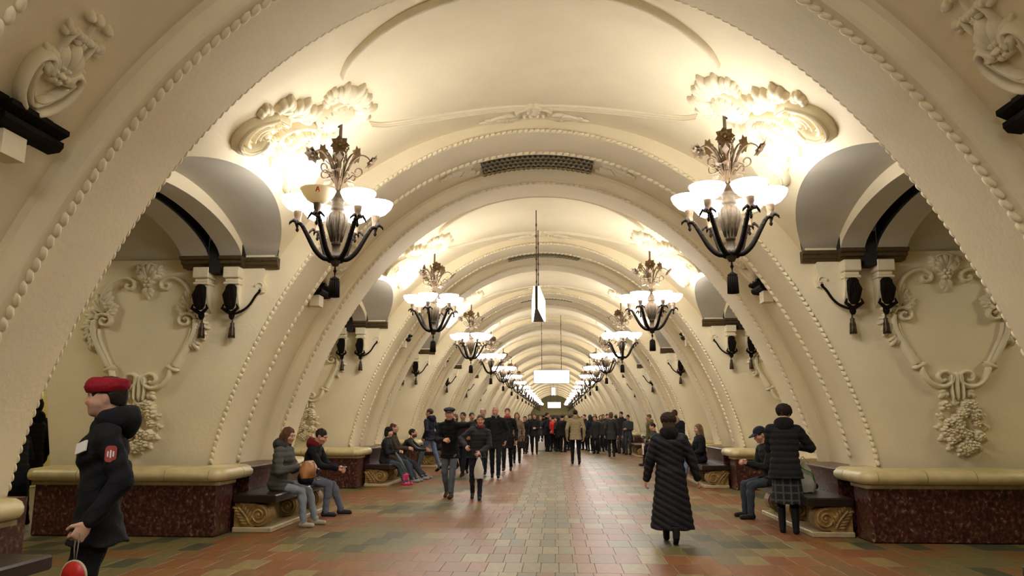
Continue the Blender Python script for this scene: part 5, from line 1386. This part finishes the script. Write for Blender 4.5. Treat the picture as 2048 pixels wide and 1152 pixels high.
# 18 seated man with cap
person('man in a dark baseball cap seated on the near right bench looking down', 3.92, 13.15, RGT + .15, 1.82, 0, False, 'rosy', 'sit', lean=.22, pelvis=(0, 0, .61), head=(.15, .40), feet=((-.10, .44, 0), (.22, .40, 0)), hands=((-.06, .40, .84), (.06, .40, .84)),
       top=(.016, .017, .015), bottom=(.055, .065, .085), shoes=(.02, .018, .016), hair='dark', style='short', hat='cap', hatc=(.018, .020, .032))
# 19-21
person('girl with long loose brown hair seated on the second right bench', 3.98, 19.75, RGT + .2, 1.82, 1, True, 'fair', 'sit', lean=.05, pelvis=(0, 0, .61), head=(.1, .15), feet=((-.10, .50, 0), (.14, .46, 0)), hands=('lap', (.05, .36, .88)), top=BLK, bottom=(.16, .20, .30), shoes=(.05, .05, .05), hair='lightbrown', style='long')
person('person with a pale fur collar standing with back turned by the second right bench', 3.62, 21.6, math.radians(-8), 1.86, 1, False, 'fair', 'stand', head=(-.2, .15), top=(.016, .016, .022), hem=.8, puff=.012, hood=(.33, .27, .18), bottom=DJEAN, shoes=BLK, hair='brown', style='short', hands=('belly', 'belly'))
t = thing('shoulder_bag', 'small pale bag lying on the second right bench', 'bag', (4.12, 20.6, .538), .1)
mb = MB(); mb.lathe([(0, 0), (.15, .005), (.16, .05), (.12, .10), (.04, .13), (0, .135)], 14, (0, 0, 0), 0, 1.2, .8); mb.build('bag_body', cloth((.30, .22, .20), .7), t)
mb = MB(); mb.tube(catmull([(-.12, 0, .10), (-.06, .02, .20), (.06, .02, .20), (.12, 0, .10)], 3), .010, 5); mb.build('handle', cloth((.20, .12, .10), .7), t)
person('person in a dark jacket seated far right with a white paper', 3.92, 27.6, RGT, 1.82, 1, False, 'rosy', 'sit', lean=.2, pelvis=(0, 0, .61), head=(.1, .2), top=(.035, .04, .035), bottom=BLK, shoes=BLK, hair='dark', hands=('knee', 'knee'))
t = thing('folded_newspaper', 'white folded paper hanging by the knees of the far right sitter', 'paper', (3.36, 27.35, .62), 0)
mb = MB(); mb.box((-.02, -.12, -.22), (.02, .12, .16), 0, None, .008); mb.build('sheets', WHT, t); mb = MB(); mb.box((-.024, -.10, -.20), (-.02, .02, -.02)); mb.build('red_print', REDM, t)
person('person standing by the right wall with a yellowish hood', 3.95, 30.2, math.radians(100), 1.80, 2, False, 'fair', 'stand', top=(.10, .09, .04), hem=.75, hood=(.30, .24, .08), bottom=BLK, hair='lightbrown')
# figures in the left passage
person('figure in black with a tall hood beyond the near left passage', -7.95, 11.55, math.radians(80), 1.92, 1, False, 'tan', 'stand', top=BLK, hem=.55, puff=.02, hood=BLK, bottom=BLK, shoes=BLK, hair='dark', hat='furhood', hatc=BLK, bulk=1.15)
person('shorter figure in black bending beside the hooded one in the passage', -7.72, 11.0, math.radians(85), 1.62, 1, False, 'tan', 'stand', lean=.15, top=(.012, .012, .013), hem=.5, puff=.02, bottom=BLK, shoes=BLK, hair='dark', bulk=1.15)

# far crowd
DK = (.014, .014, .018)
crowd = [
 # label, x, y, heading deg, H, female, top, hem, bottom, hair, style, pose
 ('woman in a checked dark coat standing in front of the crowd with her back turned', 2.76, 34.2, 5, 1.92, 0, (.030, .030, .024), .66, (.012, .013, .022), 'auburn', 'bob', 'stand'),
 ('man in a dark suit and white shirt strolling left of the crowd', -.72, 36.2, 185, 1.88, 0, DK, .78, BLK, 'brown', 'short', 'walk'),
 ('woman in black far left of the crowd', -1.18, 36.5, 175, 1.76, 1, DK, .5, BLK, 'dark', 'bob', 'walk'),
 ('person in dark brown beside the man with the white shirt', -1.03, 38.4, 190, 1.86, 0, (.03, .02, .015), .75, BLK, 'auburn', 'short', 'walk'),
 ('fair-haired person in dark clothes behind the white shopping bag', -.56, 42.5, 180, 1.82, 1, (.04, .035, .03), .7, BLK, 'lightbrown', 'bob', 'stand'),
 ('tall man in a black suit in profile beside the red jacket', -.17, 39.4, -70, 1.96, 0, BLK, .72, BLK, 'dark', 'short', 'stand'),
 ('person in a bright red jacket in the far crowd', .14, 40.6, 10, 1.78, 1, (.62, .025, .025), .86, BLK, 'dark', 'short', 'stand'),
 ('person in a navy jacket right of the red jacket', .52, 42.6, 160, 1.80, 0, (.02, .025, .06), .8, BLK, 'brown', 'short', 'stand'),
 ('blond woman in dark green in the far crowd', .86, 40.8, -40, 1.82, 1, (.03, .04, .022), .74, BLK, 'blond', 'long', 'stand'),
 ('woman with long dark hair right of the beige-jacketed man', 2.10, 40.2, 20, 1.86, 1, DK, .6, BLK, 'dark', 'long', 'stand'),
 ('man in black beside the dark long-haired woman', 2.46, 42.3, 170, 1.90, 0, BLK, .8, BLK, 'lightbrown', 'short', 'stand'),
 ('person in a grey-brown jacket behind the checked coat', 2.62, 39.6, 190, 1.84, 1, (.07, .06, .045), .8, DJEAN, 'brown', 'bob', 'stand'),
 ('person in charcoal left of the checked coat', 2.25, 37.4, 150, 1.78, 1, (.03, .03, .03), .7, BLK, 'brown', 'short', 'stand'),
 ('man in black just right of the checked coat', 3.05, 41.2, 200, 1.90, 0, BLK, .8, BLK, 'dark', 'short', 'stand'),
 ('red-haired person behind the checked coat', 3.38, 39.4, 180, 1.86, 1, (.025, .02, .02), .7, BLK, 'auburn', 'bob', 'stand'),
 ('tall man at the right end of the crowd', 3.50, 37.6, 160, 1.98, 0, (.022, .022, .024), .78, (.05, .05, .06), 'dark', 'short', 'stand'),
 ('person in a grey jacket at the far right of the crowd', 3.72, 36.4, 150, 1.82, 0, (.05, .055, .06), .8, (.05, .055, .07), 'dark', 'short', 'stand'),
 ('person in dark blue in the middle of the crowd', .36, 46.5, 0, 1.84, 0, (.015, .02, .045), .8, BLK, 'dark', 'short', 'stand'),
 ('person in olive in the middle of the crowd', 1.12, 46.2, 30, 1.86, 0, (.06, .055, .02), .8, BLK, 'dark', 'short', 'stand'),
 ('person in black behind the beige-jacketed man', 1.62, 44.4, 10, 1.80, 1, BLK, .7, BLK, 'auburn', 'bob', 'stand'),
 ('person in a maroon top behind the blond woman', .70, 44.8, -20, 1.74, 1, (.12, .02, .025), .8, BLK, 'dark', 'bob', 'stand'),
 ('person in black behind the black-suited man', -.42, 45.6, 0, 1.90, 0, BLK, .78, BLK, 'dark', 'short', 'stand'),
 ('stocky person in black left of the red jacket', -.02, 43.6, 180, 1.80, 0, DK, .8, BLK, 'brown', 'short', 'stand'),
 ('woman in tan deep in the crowd', 1.88, 46.8, 180, 1.82, 1, (.20, .14, .07), .7, BLK, 'lightbrown', 'long', 'stand'),
 ('person in black at the back of the crowd by the right wall', 2.95, 46.0, 0, 1.84, 0, BLK, .8, BLK, 'dark', 'short', 'stand'),
 ('person far down the hall left of the crowd', -1.5, 52.0, 180, 1.82, 0, DK, .8, BLK, 'dark', 'short', 'walk'),
 ('person in a brown jacket at the centre back of the crowd', .95, 49.0, 185, 1.84, 0, (.08, .05, .03), .8, BLK, 'dark', 'short', 'stand'),
 ('woman in grey just behind the navy jacket', .30, 44.0, 150, 1.74, 1, (.09, .09, .09), .7, BLK, 'brown', 'bob', 'stand'),
 ('man in black immediately left of the beige-jacketed man', .62, 38.8, -30, 1.84, 0, BLK, .75, BLK, 'dark', 'short', 'stand'),
 ('person in dark green between the red jacket and the blond woman', .42, 39.6, 30, 1.76, 1, (.02, .03, .02), .7, BLK, 'dark', 'bob', 'stand'),
 ('short woman in a yellowish scarf amid the crowd', 1.20, 42.6, 170, 1.72, 1, (.03, .03, .03), .7, BLK, 'auburn', 'bob', 'stand'),
 ('man in a black cap right of the beige-jacketed man', 1.86, 41.6, 150, 1.88, 0, DK, .78, BLK, 'dark', 'short', 'stand'),
 ('woman in black between the long-haired woman and the checked coat', 2.34, 41.3, 200, 1.80, 1, BLK, .55, BLK, 'brown', 'long', 'stand'),
 ('person in dark grey deep behind the checked coat', 3.02, 44.2, 180, 1.90, 0, (.04, .04, .045), .8, BLK, 'brown', 'short', 'stand'),
 ('person in black beside the tall man at the right end', 3.30, 38.6, 100, 1.80, 1, BLK, .6, BLK, 'dark', 'bob', 'stand'),
 ('man in charcoal by the right wall behind the crowd', 3.80, 41.5, 190, 1.86, 0, (.03, .03, .035), .8, BLK, 'dark', 'short', 'stand'),
 ('person in black far behind the white shopping bag', -.30, 48.5, 180, 1.80, 0, BLK, .8, BLK, 'brown', 'short', 'walk'),
 ('person in black farthest left down the hall', -1.95, 46.0, 175, 1.84, 0, BLK, .8, BLK, 'dark', 'short', 'walk'),
]
for i, (lab, x, y, hd, H, fem, top, hem, bot, hr, st, po) in enumerate(crowd):
    person(lab, x, y, math.radians(hd), H, 2, bool(fem), 'rosy' if i % 3 else 'fair', po, head=((i % 5 - 2) * .15, .08), top=top, hem=hem, bottom=bot, shoes=BLK, hair=hr, style=st,
           hands=(('down', 'down'), ('belly', 'down'), ('pocket', 'pocket'))[i % 3], collar=top if i % 2 else None)
t = thing('shopping_bag', 'white shopping bag held low at the left of the crowd', 'bag', (-.50, 40.6, .35), 0)
mb = MB(); mb.box((-.18, -.09, -.34), (.18, .09, .12), 0, None, .02); mb.build('bag_body', WHT, t)
mb = MB(); mb.tube(catmull([(-.09, 0, .12), (-.06, 0, .28), (.06, 0, .28), (.09, 0, .12)], 3), .012, 5); mb.build('handle', WHT, t)
# ------------------------------------------------------------------ to metres
bpy.context.view_layer.update()
Sm = Matrix.Scale(U, 4); seen = set()
for o in list(SC.objects):
    o.location = o.location * U
    if o.type == 'MESH' and o.data.name not in seen:
        seen.add(o.data.name); o.data.transform(Sm)
    if o.type == 'LIGHT' and o.data.name not in seen:
        seen.add(o.data.name); o.data.energy *= U * U; o.data.shadow_soft_size *= U
bpy.context.view_layer.update()
